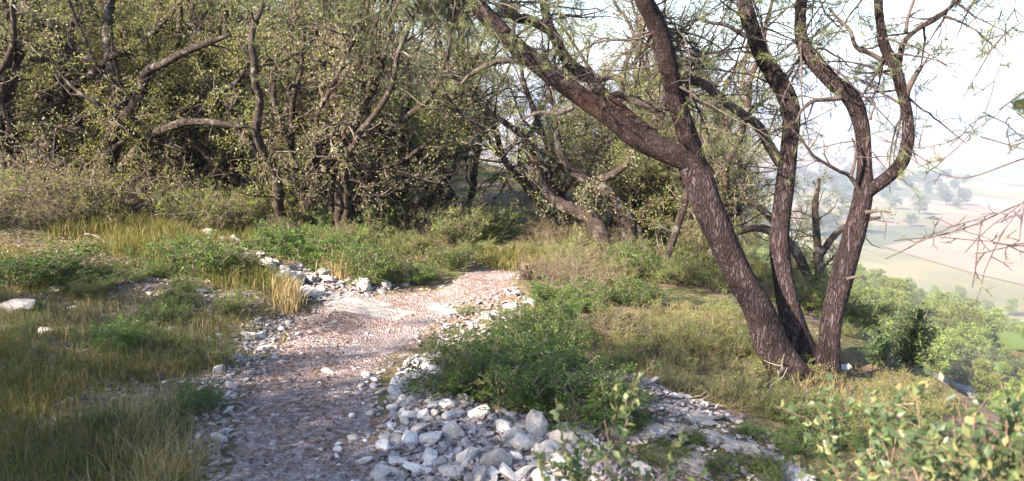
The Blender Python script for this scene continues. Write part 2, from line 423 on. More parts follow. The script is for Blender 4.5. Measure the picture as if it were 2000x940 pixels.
def path_mat():
    m, t, out = newmat('path_dirt')
    geo = t.nodes.new('ShaderNodeNewGeometry')
    def noise(s, d=6, r=.6):
        n = nd(t, 'ShaderNodeTexNoise'); n.inputs['Scale'].default_value = s; n.inputs['Detail'].default_value = d; n.inputs['Roughness'].default_value = r
        t.links.new(geo.outputs['Position'], n.inputs[0]); return n
    a = noise(2.2); b_ = noise(26)
    v = nd(t, 'ShaderNodeTexVoronoi'); v.inputs['Scale'].default_value = 75
    t.links.new(geo.outputs['Position'], v.inputs[0])
    sp = nd(t, 'ShaderNodeSeparateColor'); t.links.new(v.outputs['Color'], sp.inputs[0])
    st = ramp(t, sp.outputs[0], [(0, (0.20, 0.17, 0.165)), (0.5, (0.25, 0.215, 0.21)), (0.9, (0.31, 0.285, 0.28)), (1, (0.38, 0.36, 0.355))])
    so_ = ramp(t, b_.outputs[0], [(0.3, (0.10, 0.066, 0.054)), (0.5, (0.21, 0.152, 0.135)), (0.7, (0.38, 0.32, 0.30))])
    mx = nd(t, 'ShaderNodeMix', data_type='RGBA'); k = ramp(t, a.outputs[0], [(0.48, (0, 0, 0)), (0.62, (.8, .8, .8))])
    t.links.new(k.outputs[0], mx.inputs[0]); t.links.new(so_.outputs[0], mx.inputs[6]); t.links.new(st.outputs[0], mx.inputs[7])
    b = principled(t, out, 0.92, 0.15); t.links.new(mx.outputs[2], b.inputs['Base Color'])
    bp = nd(t, 'ShaderNodeBump'); bp.inputs['Strength'].default_value = .9; bp.inputs['Distance'].default_value = 0.015
    ad = nd(t, 'ShaderNodeMath', operation='SUBTRACT'); t.links.new(b_.outputs[0], ad.inputs[0]); t.links.new(v.outputs['Distance'], ad.inputs[1])
    t.links.new(ad.outputs[0], bp.inputs['Height']); t.links.new(bp.outputs[0], b.inputs['Normal'])
    return m
def plain_mat(name, col, var=0.15, scale=3, rough=.8):
    m, t, out = newmat(name)
    tc = t.nodes.new('ShaderNodeTexCoord')
    n = nd(t, 'ShaderNodeTexNoise'); n.inputs['Scale'].default_value = scale; n.inputs['Detail'].default_value = 5
    t.links.new(tc.outputs['Object'], n.inputs[0])
    r = ramp(t, n.outputs[0], [(0.3, tuple(c*(1-var) for c in col)), (0.7, tuple(c*(1+var) for c in col))])
    b = principled(t, out, rough, .2); t.links.new(r.outputs[0], b.inputs['Base Color'])
    return m

# ------------------------------------------------------------------ ground
def build_ground():
    rad = np.concatenate([[0.0], np.geomspace(0.35, 9500, 560)])
    fine = np.radians(np.linspace(-42, 42, 430)); rest = np.radians(np.linspace(42, 318, 130)[1:-1])
    th = np.concatenate([fine, rest]); k = len(th)
    X = rad[:, None]*np.sin(th)[None]; Y = rad[:, None]*np.cos(th)[None]
    V = np.stack([X, Y, Z(X, Y)], -1).reshape(-1, 3)
    n = len(rad)
    i = np.arange(1, n-1)[:, None]*k; j = np.arange(k)[None]; j2 = (j+1) % k
    F = np.stack([i+j, i+k+j, i+k+j2, i+j2], -1).reshape(-1, 4)
    a = Acc(); a.add(V, F)
    T = np.stack([np.zeros(k, int), k+np.arange(k), k+(np.arange(k)+1) % k], -1)
    a.f.append(T); a.m.append(np.zeros(k, np.int32))
    tag(a.obj('ground', ground_mat()), kind='structure')
build_ground()

# the path: edges read in the photo, laid on the ground
PL = [(330, 1000), (400, 940), (430, 850), (455, 770), (490, 700), (545, 650), (585, 610), (640, 580), (760, 566), (850, 560), (885, 545), (900, 528), (925, 508), (945, 496), (970, 486), (985, 478)]
PR = [(840, 1000), (790, 940), (760, 850), (740, 780), (745, 730), (800, 690), (850, 655), (905, 625), (940, 606), (965, 590), (1000, 565), (1015, 545), (1024, 522), (1020, 505), (1018, 492), (1012, 480)]
PLw = [G(*p) for p in PL]; PRw = [G(*p) for p in PR]
def build_path():
    L, _ = smooth_path(PLw, [1, 1], 160); Rr, _ = smooth_path(PRw, [1, 1], 160)
    g = np.random.default_rng(5)
    wob = lambda: np.convolve(g.normal(size=180), np.ones(6)/6, 'same')[:160]*0.05
    D = unit(Rr-L); L = L-D*wob()[:, None]; Rr = Rr+D*wob()[:, None]
    m = 40; f = np.linspace(0, 1, m)[None, :, None]
    V = L[:, None]*(1-f)+Rr[:, None]*f
    V[..., 2] = Z(V[..., 0], V[..., 1])+0.006-0.03*(np.abs(f[..., 0]-.5)*2)**8
    i = np.arange(159)[:, None]*m; j = np.arange(m-1)[None]
    F = np.stack([i+j, i+j+1, i+m+j+1, i+m+j], -1).reshape(-1, 4)
    a = Acc(); a.add(V.reshape(-1, 3), F)
    tag(a.obj('path', path_mat()), kind='structure')
    return L, Rr
PATH_L, PATH_R = build_path()

# ------------------------------------------------------------------ rocks
def rock_mesh(seed, flat=0.7, pts=22, sub=2, mat=None, rough=0.05, name='stone'):
    g = np.random.default_rng(seed)
    bm = bmesh.new()
    p = unit(g.normal(size=(pts, 3)))*g.uniform(0.75, 1.0, (pts, 1))*np.array([1, g.uniform(0.6, .9), flat*g.uniform(.8, 1.1)])
    for q in p: bm.verts.new(q)
    r = bmesh.ops.convex_hull(bm, input=bm.verts)
    bmesh.ops.delete(bm, geom=[v for v in bm.verts if not v.link_faces], context='VERTS')
    bmesh.ops.bevel(bm, geom=bm.edges[:]+bm.verts[:], offset=0.05, segments=1, affect='EDGES', clamp_overlap=True)
    bmesh.ops.triangulate(bm, faces=bm.faces[:])
    for _ in range(sub):
        bmesh.ops.subdivide_edges(bm, edges=[e for e in bm.edges if e.calc_length() > 0.16], cuts=1, use_grid_fill=True)
        bmesh.ops.triangulate(bm, faces=bm.faces[:])
    off = Vector(g.uniform(0, 50, 3))
    for v in bm.verts:
        q = v.co
        v.co += v.co.normalized()*(mnoise.noise(q*1.6+off)*rough*2.2+mnoise.noise(q*4+off)*rough+mnoise.noise(q*9+off)*rough*.5)
    me = bpy.data.meshes.new(name); bm.to_mesh(me); bm.free()
    me.materials.append(mat or M['rock'])
    return me
ROCKS = [rock_mesh(100+i, flat=[.55, .7, .85, .6, .45, .75][i % 6]) for i in range(14)]
def rock_np(me):
    V = np.empty(len(me.vertices)*3); me.vertices.foreach_get('co', V); me.calc_loop_triangles()
    F = np.empty(len(me.loop_triangles)*3, np.int32); me.loop_triangles.foreach_get('vertices', F)
    return V.reshape(-1, 3), F.reshape(-1, 3)
def stone(u, v, size, label, group=None, mesh=None, sc=(1, 1, 1), rz=None, sink=.3, rnd=random, lift=0, p=None):
    p = p or G(u, v)
    o = bpy.data.objects.new('stone', mesh or rnd.choice(ROCKS)); COL.objects.link(o)
    o.location = (p.x, p.y, p.z+size*sc[2]*(0.55-sink)+lift)
    o.scale = (size*sc[0], size*sc[1], size*sc[2])
    o.rotation_euler = (rnd.uniform(-.35, .35), rnd.uniform(-.35, .35), rnd.uniform(0, 6.28) if rz is None else rz)
    return tag(o, label, 'stone', group)

def px2m(px, y): return px*y/FPX

# named stones that stand out
for (u, v, wpx, sc, lab) in [
    (970, 905, 46, (1, .8, .95), 'big rounded pale boulder with a pink face, at the front of the stone heap'),
    (915, 895, 34, (1, .9, 1.1), 'tall grey stone left of the pink-faced boulder in the heap'),
    (845, 860, 34, (1.1, .8, 1.1), 'cream pitted stone catching sunlight in the middle of the heap'),
    (885, 850, 30, (1, .8, 1.2), 'upright cream stone beside the pitted sunlit one'),
    (1045, 838, 40, (.9, .9, 1.45), 'pointed grey stone standing up against the edge of the leafy bush'),
    (985, 838, 28, (1, .8, 1.1), 'wedge-shaped blue-grey stone under the bush edge'),
    (1040, 868, 22, (1, .9, 1), 'smooth greenish oval stone right of the heap middle'),
    (1105, 862, 42, (1.1, .8, .95), 'broad square-edged grey boulder at the right end of the heap'),
    (1150, 885, 40, (1.2, .8, .8), 'long light stone right of the square-edged boulder'),
    (870, 790, 32, (1.2, .8, .7), 'flat grey stone tucked under the left edge of the bush'),
    (783, 782, 15, (1, .9, 1), 'small white stone standing out above the heap'),
    (815, 805, 16, (1, .9, .9), 'yellowish square stone in the upper heap'),
    (760, 918, 34, (1.2, .8, .7), 'low grey slab at the lower left of the heap'),
    (960, 925, 26, (1, .9, .8), 'grey stone right in front of the pink-faced boulder'),
    (1020, 925, 30, (1.2, .8, .8), 'pinkish white stone low at the right of the heap'),
    (535, 697, 14, (1.1, .8, .7), 'lone pale stone lying on the left side of the path'),
    (642, 726, 17, (1.2, .8, .5), 'flat pinkish stone lying in the middle of the path'),
    (452, 699, 24, (1.1, .8, .6), 'grey-green rounded stone at the grass edge'),
    (493, 658, 30, (1.1, .8, .7), 'two-toned pale stone on the grass edge by the path'),
    (357, 617, 18, (.9, .8, 1.1), 'blue-grey angular stone poking out of the grass'),
    (95, 700, 18, (1, .8, .9), 'small bluish stone half hidden in the left grass'),
    (30, 600, 44, (1.2, .9, .7), 'large blue-grey boulder in the grass at the picture edge'),
    (490, 800, 20, (1.3, .8, .4), 'thin flat stone at the left edge of the path'),
    (560, 530, 18, (1.3, .8, .6), 'flat whitish stone on the sunny bank'),
    (450, 497, 17, (1, .8, 1), 'block-shaped stone at the top of the sunny bank'),
    (1030, 545, 8, (1, .8, 1), 'white stone at the foot of the small stump'),
    (1450, 662, 30, (1.3, .8, .6), 'whitish rock lying behind the big pine trunk'),
    (1640, 722, 22, (1.3, .8, .6), 'pale rock at the right foot of the pine'),
    (785, 545, 20, (1.2, .8, .8), 'grey pointed rock where the path bends'),
    (1275, 745, 26, (1.5, .8, .4), 'small flat rock above the ledge by the bush'),
]:
    p = G(u, v+wpx*.15); stone(u, v, px2m(wpx, p.y), lab, sc=sc, p=p, rz=random.uniform(-.5, .5))

def scatter(poly, n, g, mind=0.0):
    """n ground points inside a photo-space polygon, spread evenly over the ground"""
    cs = [G(*p) for p in poly]
    x0, x1 = min(c.x for c in cs), max(c.x for c in cs); y0, y1 = min(c.y for c in cs), max(c.y for c in cs)
    wp = [(c.x, c.y) for c in cs]
    out = []
    while sum(len(o) for o in out) < n:
        q = g.uniform((x0, y0), (x1, y1), (n*2+50, 2))
        out.append(q[inpoly(q[:, 0], q[:, 1], wp)])
        if len(out) > 60: break
    q = np.concatenate(out)[:n]
    if mind:
        keep = []
        for p in q:
            if all((p[0]-k[0])**2+(p[1]-k[1])**2 > mind*mind for k in keep): keep.append(p)
        q = np.array(keep)
    return np.column_stack([q, Z(q[:, 0], q[:, 1])])

HEAP = [(735, 980), (745, 880), (765, 800), (770, 740), (800, 700), (860, 690), (880, 760), (960, 805), (1090, 830), (1180, 870), (1240, 980)]
BANK = [(395, 455), (470, 470), (560, 520), (700, 545), (800, 560), (700, 585), (600, 590), (575, 560), (480, 515), (400, 490)]
VERGE = [(330, 960), (420, 960), (450, 780), (520, 690), (580, 620), (560, 590), (430, 650), (400, 720), (380, 800)]
rs = random.Random(11)
LOOSE = []
def scatter_stones(poly, n, seed, s0, s1, label, group, mind):
    for p in scatter(poly, n, np.random.default_rng(seed), mind):
        LOOSE.append((s0+(s1-s0)*rs.random()**2.2, label, group, (1.1, .85, rs.uniform(.6, .95)), rs.uniform(.1, .35), Vector(p)))
scatter_stones(HEAP, 800, 21, .024, .078, 'grey limestone cobble in the loose heap between path and leafy bush', 'cobbles of the stone heap', .045)
scatter_stones(BANK, 150, 22, .03, .12, 'pale limestone cobble on the sunny bank left of the path', 'cobbles of the sunny bank', .07)
scatter_stones(VERGE, 70, 23, .02, .06, 'small stone on the grassy left verge of the path', 'stones of the grassy verge', .08)
scatter_stones([(850, 640), (1000, 600), (1020, 560), (1060, 600), (1030, 660), (930, 660)], 50, 24, .025, .075, 'white stone on the path edge above the leafy bush', 'stones at the path bend', .07)
scatter_stones([(0, 560), (400, 560), (480, 620), (330, 700), (60, 760), (0, 720)], 34, 26, .03, .08, 'bluish stone showing between the grass blades', 'stones lying in the grass', .2)

scatter_stones([(700, 960), (760, 800), (735, 730), (700, 700), (660, 760), (600, 960)], 90, 27, .014, .05, 'small grey stone spilled from the heap onto the path', 'stones spilled onto the path', .05)
scatter_stones([(430, 940), (470, 800), (560, 650), (640, 600), (860, 600), (680, 720), (560, 940)], 40, 28, .012, .035, 'small flat stone trodden into the path', 'stones trodden into the path', .1)
# the stones that show largest are things of their own, the rest is rubble
LOOSE.sort(key=lambda c: -c[0]/max(c[5].y, .5)*(1 if abs(c[5].x/c[5].y) < .68 and c[5].y > 2.9 else .01))
for s_, lab, grp, sc_, sk, p in LOOSE[:262]: stone(0, 0, s_, lab, grp, sc=sc_, rnd=rs, sink=sk, p=p)
_ra = Acc(); _rg = np.random.default_rng(8)
for s_, lab, grp, sc_, sk, p in LOOSE[262:]:
    V, F = rock_np(ROCKS[int(_rg.integers(0, len(ROCKS)))]); th = _rg.uniform(0, 6.28); V = V*np.array(sc_)*s_
    V = np.column_stack([V[:, 0]*math.cos(th)-V[:, 1]*math.sin(th), V[:, 0]*math.sin(th)+V[:, 1]*math.cos(th), V[:, 2]])+np.array([p.x, p.y, p.z+s_*sc_[2]*(.55-sk)])
    _ra.add(V, F)
tag(_ra.obj('rubble', rock_mat('rubble_limestone', (0.26, 0.235, 0.22), (0.48, 0.465, 0.46), (0.66, 0.645, 0.63), 40, .5, objvar=False)), 'smaller limestone rubble between the larger cobbles', 'rubble', kind='stuff')
# bedrock ledges
def ledge(u, v, wpx, sc, rz, label, seed, sink=.45):
    p = G(u, v)
    me = rock_mesh(seed, flat=.6, pts=50, sub=3, mat=M['ledge'], rough=.16, name='rock_ledge')
    o = bpy.data.objects.new('rock_ledge', me); COL.objects.link(o)
    s = px2m(wpx, p.y)
    o.location = (p.x, p.y, p.z+s*sc[2]*(.5-sink)); o.scale = (s*sc[0], s*sc[1], s*sc[2]); o.rotation_euler = (0, 0.1, rz)
    tag(o, label, 'rock')
for a in [(1262, 842, 62, (1.3, .8, .5), -.5, 'humped grey bedrock ledge beside the young oak shoots', 301),
          (1320, 838, 40, (1.3, .8, .5), -.5, 'low weathered ledge right of the humped one', 302),
          (1345, 812, 55, (1.5, .5, .3), -.5, 'long narrow rock rib at the top of the ledges', 303),
          (1400, 862, 52, (1.5, .7, .5), -.55, 'streaked pale ledge in the middle of the rock band', 304),
          (1456, 882, 56, (1.3, .7, .6), -.6, 'largest pale ledge, sloping down to the right', 305),
          (1505, 892, 26, (1.2, .8, .7), -.6, 'round rock at the lower end of the pale ledge', 306),
          (1330, 905, 60, (1.5, .8, .45), -.5, 'broad ledge at the lower edge of the rock band', 307),
          (1540, 925, 50, (1.4, .8, .5), -.6, 'ledge behind the blurred foreground shoots', 308),
          (1210, 850, 34, (1.2, .8, .6), -.4, 'grey ledge under the right end of the bush', 309),
          (1225, 905, 44, (1.3, .8, .5), -.4, 'shaded ledge low beside the stone heap', 313),
          (745, 598, 150, (1.1, .6, .12), -.25, 'smooth pale bedrock step across the path, in the sun', 310, .82),
          (880, 604, 60, (1.4, .7, .3), -.3, 'jagged edge of bedrock on the right of the sunny step', 311, .75),
          (1840, 745, 60, (1.3, .6, .4), -.75, 'low rock rim where the hill drops to the valley', 312, .7)]:
    ledge(*a)

# gravel: nobody could count it
def gravel():
    g = np.random.default_rng(31); a = Acc()
    base = []
    for i in range(8):
        me = rock_mesh(400+i, .6, 9, 0, M['gravel'], .03); V, F = rock_np(me); base.append((V, F)); bpy.data.meshes.remove(me)
    def put(P_, s, flat=(.35, .8), tl=.3):
        which = g.integers(0, 8, len(P_))
        for b in range(8):
            q = P_[which == b]; ss = s[which == b]; n = len(q)
            if not n: continue
            V, F = base[b]
            th = g.uniform(0, 6.28, n); fl = g.uniform(*flat, n)
            c, s_ = np.cos(th), np.sin(th)
            X = (V[None, :, 0]*c[:, None]-V[None, :, 1]*s_[:, None])*ss[:, None]
            Y = (V[None, :, 0]*s_[:, None]+V[None, :, 1]*c[:, None])*ss[:, None]
            tz = g.normal(0, tl, (n, 1))
            Zz = V[None, :, 2]*ss[:, None]*fl[:, None]+X*tz
            W = np.stack([X, Y, Zz], -1)+q[:, None, :]
            a.add(W.reshape(-1, 3), (F[None]+np.arange(n)[:, None, None]*len(V)).reshape(-1, 3))
    poly_path = PL+PR[::-1]
    q = scatter(poly_path, 6000, g); s = 0.004+0.030*g.random(len(q))**6; q[:, 2] += s*.1; put(q, s, (.3, .6), .1)
    q = scatter(poly_path, 1700, g); s = 0.010+0.030*g.random(len(q))**3; q[:, 2] += s*.05; put(q, s, (.25, .55), .12)
    q = scatter(HEAP, 4200, g); s = 0.010+0.028*g.random(len(q))**2; q[:, 2] += s*.3; put(q, s)
    q = scatter(BANK, 1600, g); s = 0.010+0.035*g.random(len(q))**2; q[:, 2] += s*.3; put(q, s)
    q = scatter(VERGE, 2200, g); s = 0.006+0.022*g.random(len(q))**3; q[:, 2] += s*.3; put(q, s)
    q = scatter([(0, 560), (480, 540), (560, 620), (420, 980), (0, 980)], 5200, g); s = 0.006+0.024*g.random(len(q))**3; q[:, 2] += s*.2; put(q, s)
    q = scatter([(1100, 720), (1250, 740), (1560, 880), (1600, 980), (1150, 980)], 2200, g); s = 0.008+0.03*g.random(len(q))**2.5; q[:, 2] += s*.3; put(q, s)
    q = scatter([(860, 600), (1010, 560), (1060, 640), (1000, 680), (850, 680)], 900, g); s = 0.01+0.03*g.random(len(q))**2.5; q[:, 2] += s*.3; put(q, s)
    tag(a.obj('gravel', M['gravel'], smooth=False), 'loose gravel and stone chips on path, bank and heap', 'gravel', kind='stuff')
gravel()

# ------------------------------------------------------------------ growth
def walk(p, d, length, step, wig, bias, g):
    """a wandering branch line: list of points"""
    n = max(3, int(length/step)+1); st = length/(n-1)
    pts = [np.array(p, float)]; d = unit(np.array(d, float)); b = np.array(bias, float)
    for i in range(n-1):
        d = unit(d+g.normal(size=3)*wig+b*st); pts.append(pts[-1]+d*st)
    return np.array(pts)

class Plant:
    """wood and foliage points collected over recursive branching"""
    def __init__(s, seed): s.g = np.random.default_rng(seed); s.wood = Acc(); s.twig = Acc(); s.lp = []; s.ld = []
    def limb(s, pts, rad, k=9, n=None, bark=.05, acc=None, flare=None):
        pts = [list(p) for p in pts]
        L = sum(math.dist(pts[i], pts[i+1]) for i in range(len(pts)-1))
        n = n or max(8, int(L/0.06))
        pp, rr = smooth_path(pts, rad, n)
        tube(acc or s.wood, pp, rr, k, bark=bark, seed=int(s.g.integers(1e6)), flare=flare)
        return pp, rr
    def leafline(s, pts, n, jit=.03):
        g = s.g
        t = g.uniform(0.15, 1, n)*(len(pts)-1); i = np.minimum(t.astype(int), len(pts)-2); f = (t-i)[:, None]
        q = pts[i]*(1-f)+pts[i+1]*f; d = unit(pts[i+1]-pts[i])
        s.lp.append(q+g.normal(size=(n, 3))*jit); s.ld.append(unit(d*.5+g.normal(size=(n, 3))*.8+np.array([0, 0, .15])))
    def branch(s, pts, rr, lens, dens, lv, wig=.35, bias=(0, 0, .25), leafn=14, out=0.9, t0=.25, step=.07, jit=.04, twk=3, side=None):
        """children along a line; lens = child length per level, dens = children per metre per level"""
        g = s.g
        seg = np.linalg.norm(np.diff(pts, axis=0), axis=1); L = seg.sum()
        n = max(1, int(L*(1-t0)*dens[lv]+g.random()))
        for t in g.uniform(t0, 1, n):
            i = min(int(t*(len(pts)-1)), len(pts)-2)
            T = unit(pts[i+1]-pts[i]); r = g.normal(size=3)
            if side is not None: r = r+np.array(side)
            r = unit(r-T*np.dot(r, T))
            d = T*(1-out*.5)+r*out
            ln = lens[lv]*g.uniform(.55, 1.2)*(1.1-.45*t)
            c = walk(pts[i], d, ln, step, wig, bias, g)
            r0 = min(rr[i]*.55, .004+ln*.014)
            last = lv == len(lens)-1
            cr = np.linspace(r0, max(.0012, r0*.3), len(c))
            tube(s.twig if lv > 0 else s.wood, c, cr, twk if last else max(twk+1, 5), cap=False)
            if last: s.leafline(c, max(2, int(leafn*g.uniform(.6, 1.3))), jit)
            else: s.branch(c, cr, lens, dens, lv+1, wig, bias, leafn, out, .25, step*.8, jit, twk)
    def foliage(s, L, W, fold=.25, droop=0, acc=None):
        a = acc or Acc()
        if s.lp: leaves(a, np.concatenate(s.lp), np.concatenate(s.ld), L, W, s.g, fold=fold, droop=droop)
        return a

def crown(q, L, W, leafmat, root, twigmat):
    a = q.foliage(L, W)
    for m in a.m: m[:] = 1
    b = Acc(); b.v = q.twig.v+a.v; b.f = q.twig.f+[f+q.twig.n for f in a.f]; b.m = q.twig.m+a.m; b.n = q.twig.n+a.n
    return b.obj('crown', [M[twigmat], M[leafmat]], root)

# ---- the main pine
def pp(lst, Y0, Y1=None):
    n = len(lst); Y1 = Y0 if Y1 is None else Y1
    return [P(u, v, Y0+(Y1-Y0)*i/(n-1)) for i, (u, v) in enumerate(lst)]
def rr(lst, Y): return [px2m(r, Y) for r in lst]
BY = 5.25
base = G(1575, 745); BY = base.y
print('pine base', base)
pine = thing('pine_tree', 'big multi-stemmed pine with dark ridged bark leaning over the slope', 'tree', base)
pl = Plant(51)
def trunk(lst, rad, Y0, Y1, k=44, bark=.065, mat='pinebark', name='trunk', flare=None, n=None, parent=None):
    pts = pp(lst, Y0, Y1); a = Acc()
    L = sum((pts[i]-pts[i+1]).length for i in range(len(pts)-1))
    p, r = smooth_path(pts, [x*.86 for x in rr(rad, (Y0+Y1)/2)], n or max(20, int(L/.012)))
    tube(a, p, r, k, bark=bark, seed=int(pl.g.integers(1e6)), flare=flare)
    a.obj(name, M[mat], parent or pine)
    return p, r
t1, r1 = trunk([(1562, 785), (1545, 745), (1513, 679), (1480, 605), (1447, 540), (1413, 478), (1388, 415), (1368, 360), (1345, 320)], [54, 44, 38, 34, 31, 31, 33, 35, 27], BY-.05, BY, k=96, flare=.45)
tL, rL = trunk([(1378, 350), (1350, 318), (1306, 298), (1245, 271), (1185, 223), (1132, 186), (1079, 149), (1026, 106), (972, 53), (925, 5), (880, -50), (800, -110), (690, -170), (560, -230), (400, -280)], [26, 26, 25, 24, 23, 22, 21, 20, 19, 18, 16, 14, 12, 9, 5], BY, BY-.2, k=40, mat='pinelimb', name='limb')
tM, rM = trunk([(1290, 285), (1245, 245), (1180, 190), (1148, 152), (1111, 122), (1082, 74), (1068, 32), (1060, -10), (1040, -90), (1000, -200)], [18, 17, 15, 14, 13, 11, 10, 9, 7, 4], BY+.05, BY+.8, k=24, mat='pinelimb', name='limb')
tM2, rM2 = trunk([(1100, 105), (1079, 66), (1042, 42), (1008, 34), (988, 10), (975, -25), (930, -110)], [10, 11, 11, 10, 9, 8, 5], BY+.45, BY+.7, k=18, mat='pinelimb', name='limb')
tN, rN = trunk([(1372, 370), (1354, 300), (1333, 235), (1317, 186), (1306, 133), (1294, 80), (1274, 32), (1255, -5), (1225, -90), (1215, -220), (1240, -380)], [28, 24, 22, 21, 21, 20, 20, 19, 17, 13, 7], BY+.02, BY-.5, k=34, mat='pinelimb', name='limb')
t2, r2 = trunk([(1600, 770), (1588, 720), (1563, 670), (1543, 610), (1530, 546), (1522, 483), (1525, 430), (1532, 372), (1541, 293), (1546, 230), (1537, 190), (1515, 152), (1487, 106), (1469, 59), (1457, 21), (1450, -20), (1430, -120), (1440, -260)], [40, 32, 28, 25, 23, 21, 20, 21, 19, 20, 20, 19, 19, 16, 15, 14, 11, 6], BY+.15, BY+.35, k=72, flare=.35)
t3, r3 = trunk([(1608, 780), (1613, 735), (1619, 674), (1628, 610), (1643, 546), (1660, 488), (1670, 452), (1681, 404), (1687, 368), (1688, 330), (1687, 293), (1681, 239), (1663, 191), (1626, 160), (1588, 117), (1567, 80), (1563, 32), (1567, -10), (1580, -120), (1560, -260)], [38, 29, 24, 24, 25, 24, 24, 22, 20, 16, 15, 17, 19, 17, 17, 14, 12, 12, 9, 5], BY+.05, BY+.1, k=72, flare=.4)
t4, r4 = trunk([(1672, 420), (1692, 378), (1727, 351), (1759, 319), (1773, 277), (1773, 229), (1764, 186), (1748, 133), (1727, 90), (1719, 43), (1716, -8), (1725, -120)], [13, 16, 15, 15, 13, 12, 12, 12, 11, 9, 9, 6], BY+.08, BY-.15, k=30, name='limb')
t5, r5 = trunk([(1752, 145), (1757, 120), (1764, 85), (1790, 59), (1828, 37), (1854, 16), (1880, -8), (1960, -60)], [8, 7, 6, 5, 5, 4, 4, 2], BY-.05, BY-.3, k=12, name='limb')
for lst, rad, Ya, Yb in [
    ([(1769, 190), (1775, 172), (1790, 144), (1817, 106)], [6, 6, 5, 1], BY-.05, BY-.1),
    ([(1333, 154), (1375, 165), (1413, 197), (1450, 223), (1482, 245), (1498, 277), (1525, 320)], [9, 9, 9, 9, 9, 10, 12], BY+.1, BY+.35),
    ([(1640, 192), (1610, 195), (1588, 198), (1566, 215), (1556, 240)], [5, 4, 4, 3, 2], BY+.05, BY-.05),
    ([(1692, 415), (1715, 412), (1741, 415)], [5, 3, 1.2], BY, BY-.1),
    ([(1769, 64), (1774, 32), (1787, -5), (1800, -50)], [4, 3, 3, 2], BY-.1, BY-.1),
    ([(1688, 388), (1660, 345), (1640, 335), (1610, 318), (1585, 300), (1560, 262)], [5, 4, 3.5, 3, 2.5, 1.5], BY+.05, BY-.2),
    ([(1662, 345), (1670, 315), (1672, 290), (1664, 270)], [3.5, 3, 2.5, 1.5], BY-.02, BY-.02),
    ([(1700, 235), (1702, 222), (1708, 206), (1700, 190), (1690, 193)], [3, 2.5, 2.5, 2, 1.5], BY-.1, BY-.12),
    ([(1655, 545), (1670, 541), (1682, 540)], [4, 2.5, 1], BY-.05, BY-.1),
    ([(1770, 210), (1740, 192), (1715, 178), (1690, 160), (1668, 150)], [3, 2.5, 2, 1.5, 1], BY-.05, BY+.2),
    ([(1735, 125), (1700, 105), (1672, 92), (1660, 60), (1640, 40), (1618, 15)], [5, 4.5, 4, 3.5, 3, 2], BY-.05, BY+.1),
    ([(1455, 70), (1420, 50), (1390, 45), (1362, 38), (1330, 50)], [5, 4, 3.5, 3, 1.5], BY+.3, BY+.3),
    ([(1040, 120), (990, 118), (950, 128), (915, 150), (900, 165)], [7, 6, 5, 4, 2], BY-.05, BY-.1),
    ([(1180, 205), (1205, 185), (1240, 200), (1290, 215), (1330, 200)], [7, 7, 6, 5, 4], BY+.3, BY+.35),
    ([(1150, 165), (1190, 150), (1215, 160), (1240, 190), (1270, 210), (1300, 240)], [6, 7, 7, 6, 5, 4], BY+.35, BY+.3),
    ([(1120, 210), (1090, 222), (1050, 220), (1020, 235)], [5, 4, 3, 2], BY, BY+.1)]:
    pts = pp(lst, Ya, Yb)
    p, r = smooth_path(pts, rr(rad, BY), 26); a = Acc(); tube(a, p, r, 9, bark=.04, seed=3); 
    base_n = pl.wood.n
    pl.wood.add(a.v[0], a.f[0])
    pl.branch(p, r, [.22, .1], [7, 8], 0, .3, (0, 0, .1), 0, .8)

def pine_spray(q, start, d, length, g, droop=-.5, r0=.008, dens=11, per=11, sub=.28, leaf=True, tips=None, wig=.13, Ln=.08):
    """a bough with side twigs that end in needle tufts"""
    c = walk(start, d, length, .06, wig, (0, 0, droop), g)
    cr = np.linspace(r0, .0022, len(c)); tube(q.twig, c, cr, 5, cap=False)
    n = int(length*dens)
    for t in g.uniform(.2, 1, n):
        i = min(int(t*(len(c)-1)), len(c)-2); T = unit(c[i+1]-c[i]); r = g.normal(size=3); r = unit(r-T*np.dot(r, T))
        e = walk(c[i], T*.6+r*.8, sub*g.uniform(.4, 1.1), .04, .35, (0, 0, droop*.4), g)
        tube(q.twig, e, np.linspace(.0028, .0013, len(e)), 3, cap=False)
        for m in range(int(g.integers(1, 4))):
            j = g.integers(1, len(e)-1) if len(e) > 2 else 1
            f = walk(e[j], unit(e[j]-e[j-1])+g.normal(size=3)*.7, sub*.4*g.uniform(.4, 1), .04, .25, (0, 0, droop*.3), g)
            tube(q.twig, f, np.linspace(.0018, .001, len(f)), 3, cap=False)
            if leaf and g.random() < leaf: tips.append((f[-1], f[-1]-f[-2]))
        if leaf and g.random() < leaf: tips.append((e[-1], e[-1]-e[-2]))
tips = []
g = pl.g
def sprays(path, n, t0, t1, L, side, droop, leaf=.8, **kw):
    for _ in range(int(n*1.4)):
        t = g.uniform(t0, t1); i = min(int(t*(len(path)-1)), len(path)-2)
        d = np.array(side)+g.normal(size=3)*.45
        pine_spray(pl, path[i], d, L*g.uniform(.6, 1.2), g, droop, leaf=leaf, tips=tips, **kw)
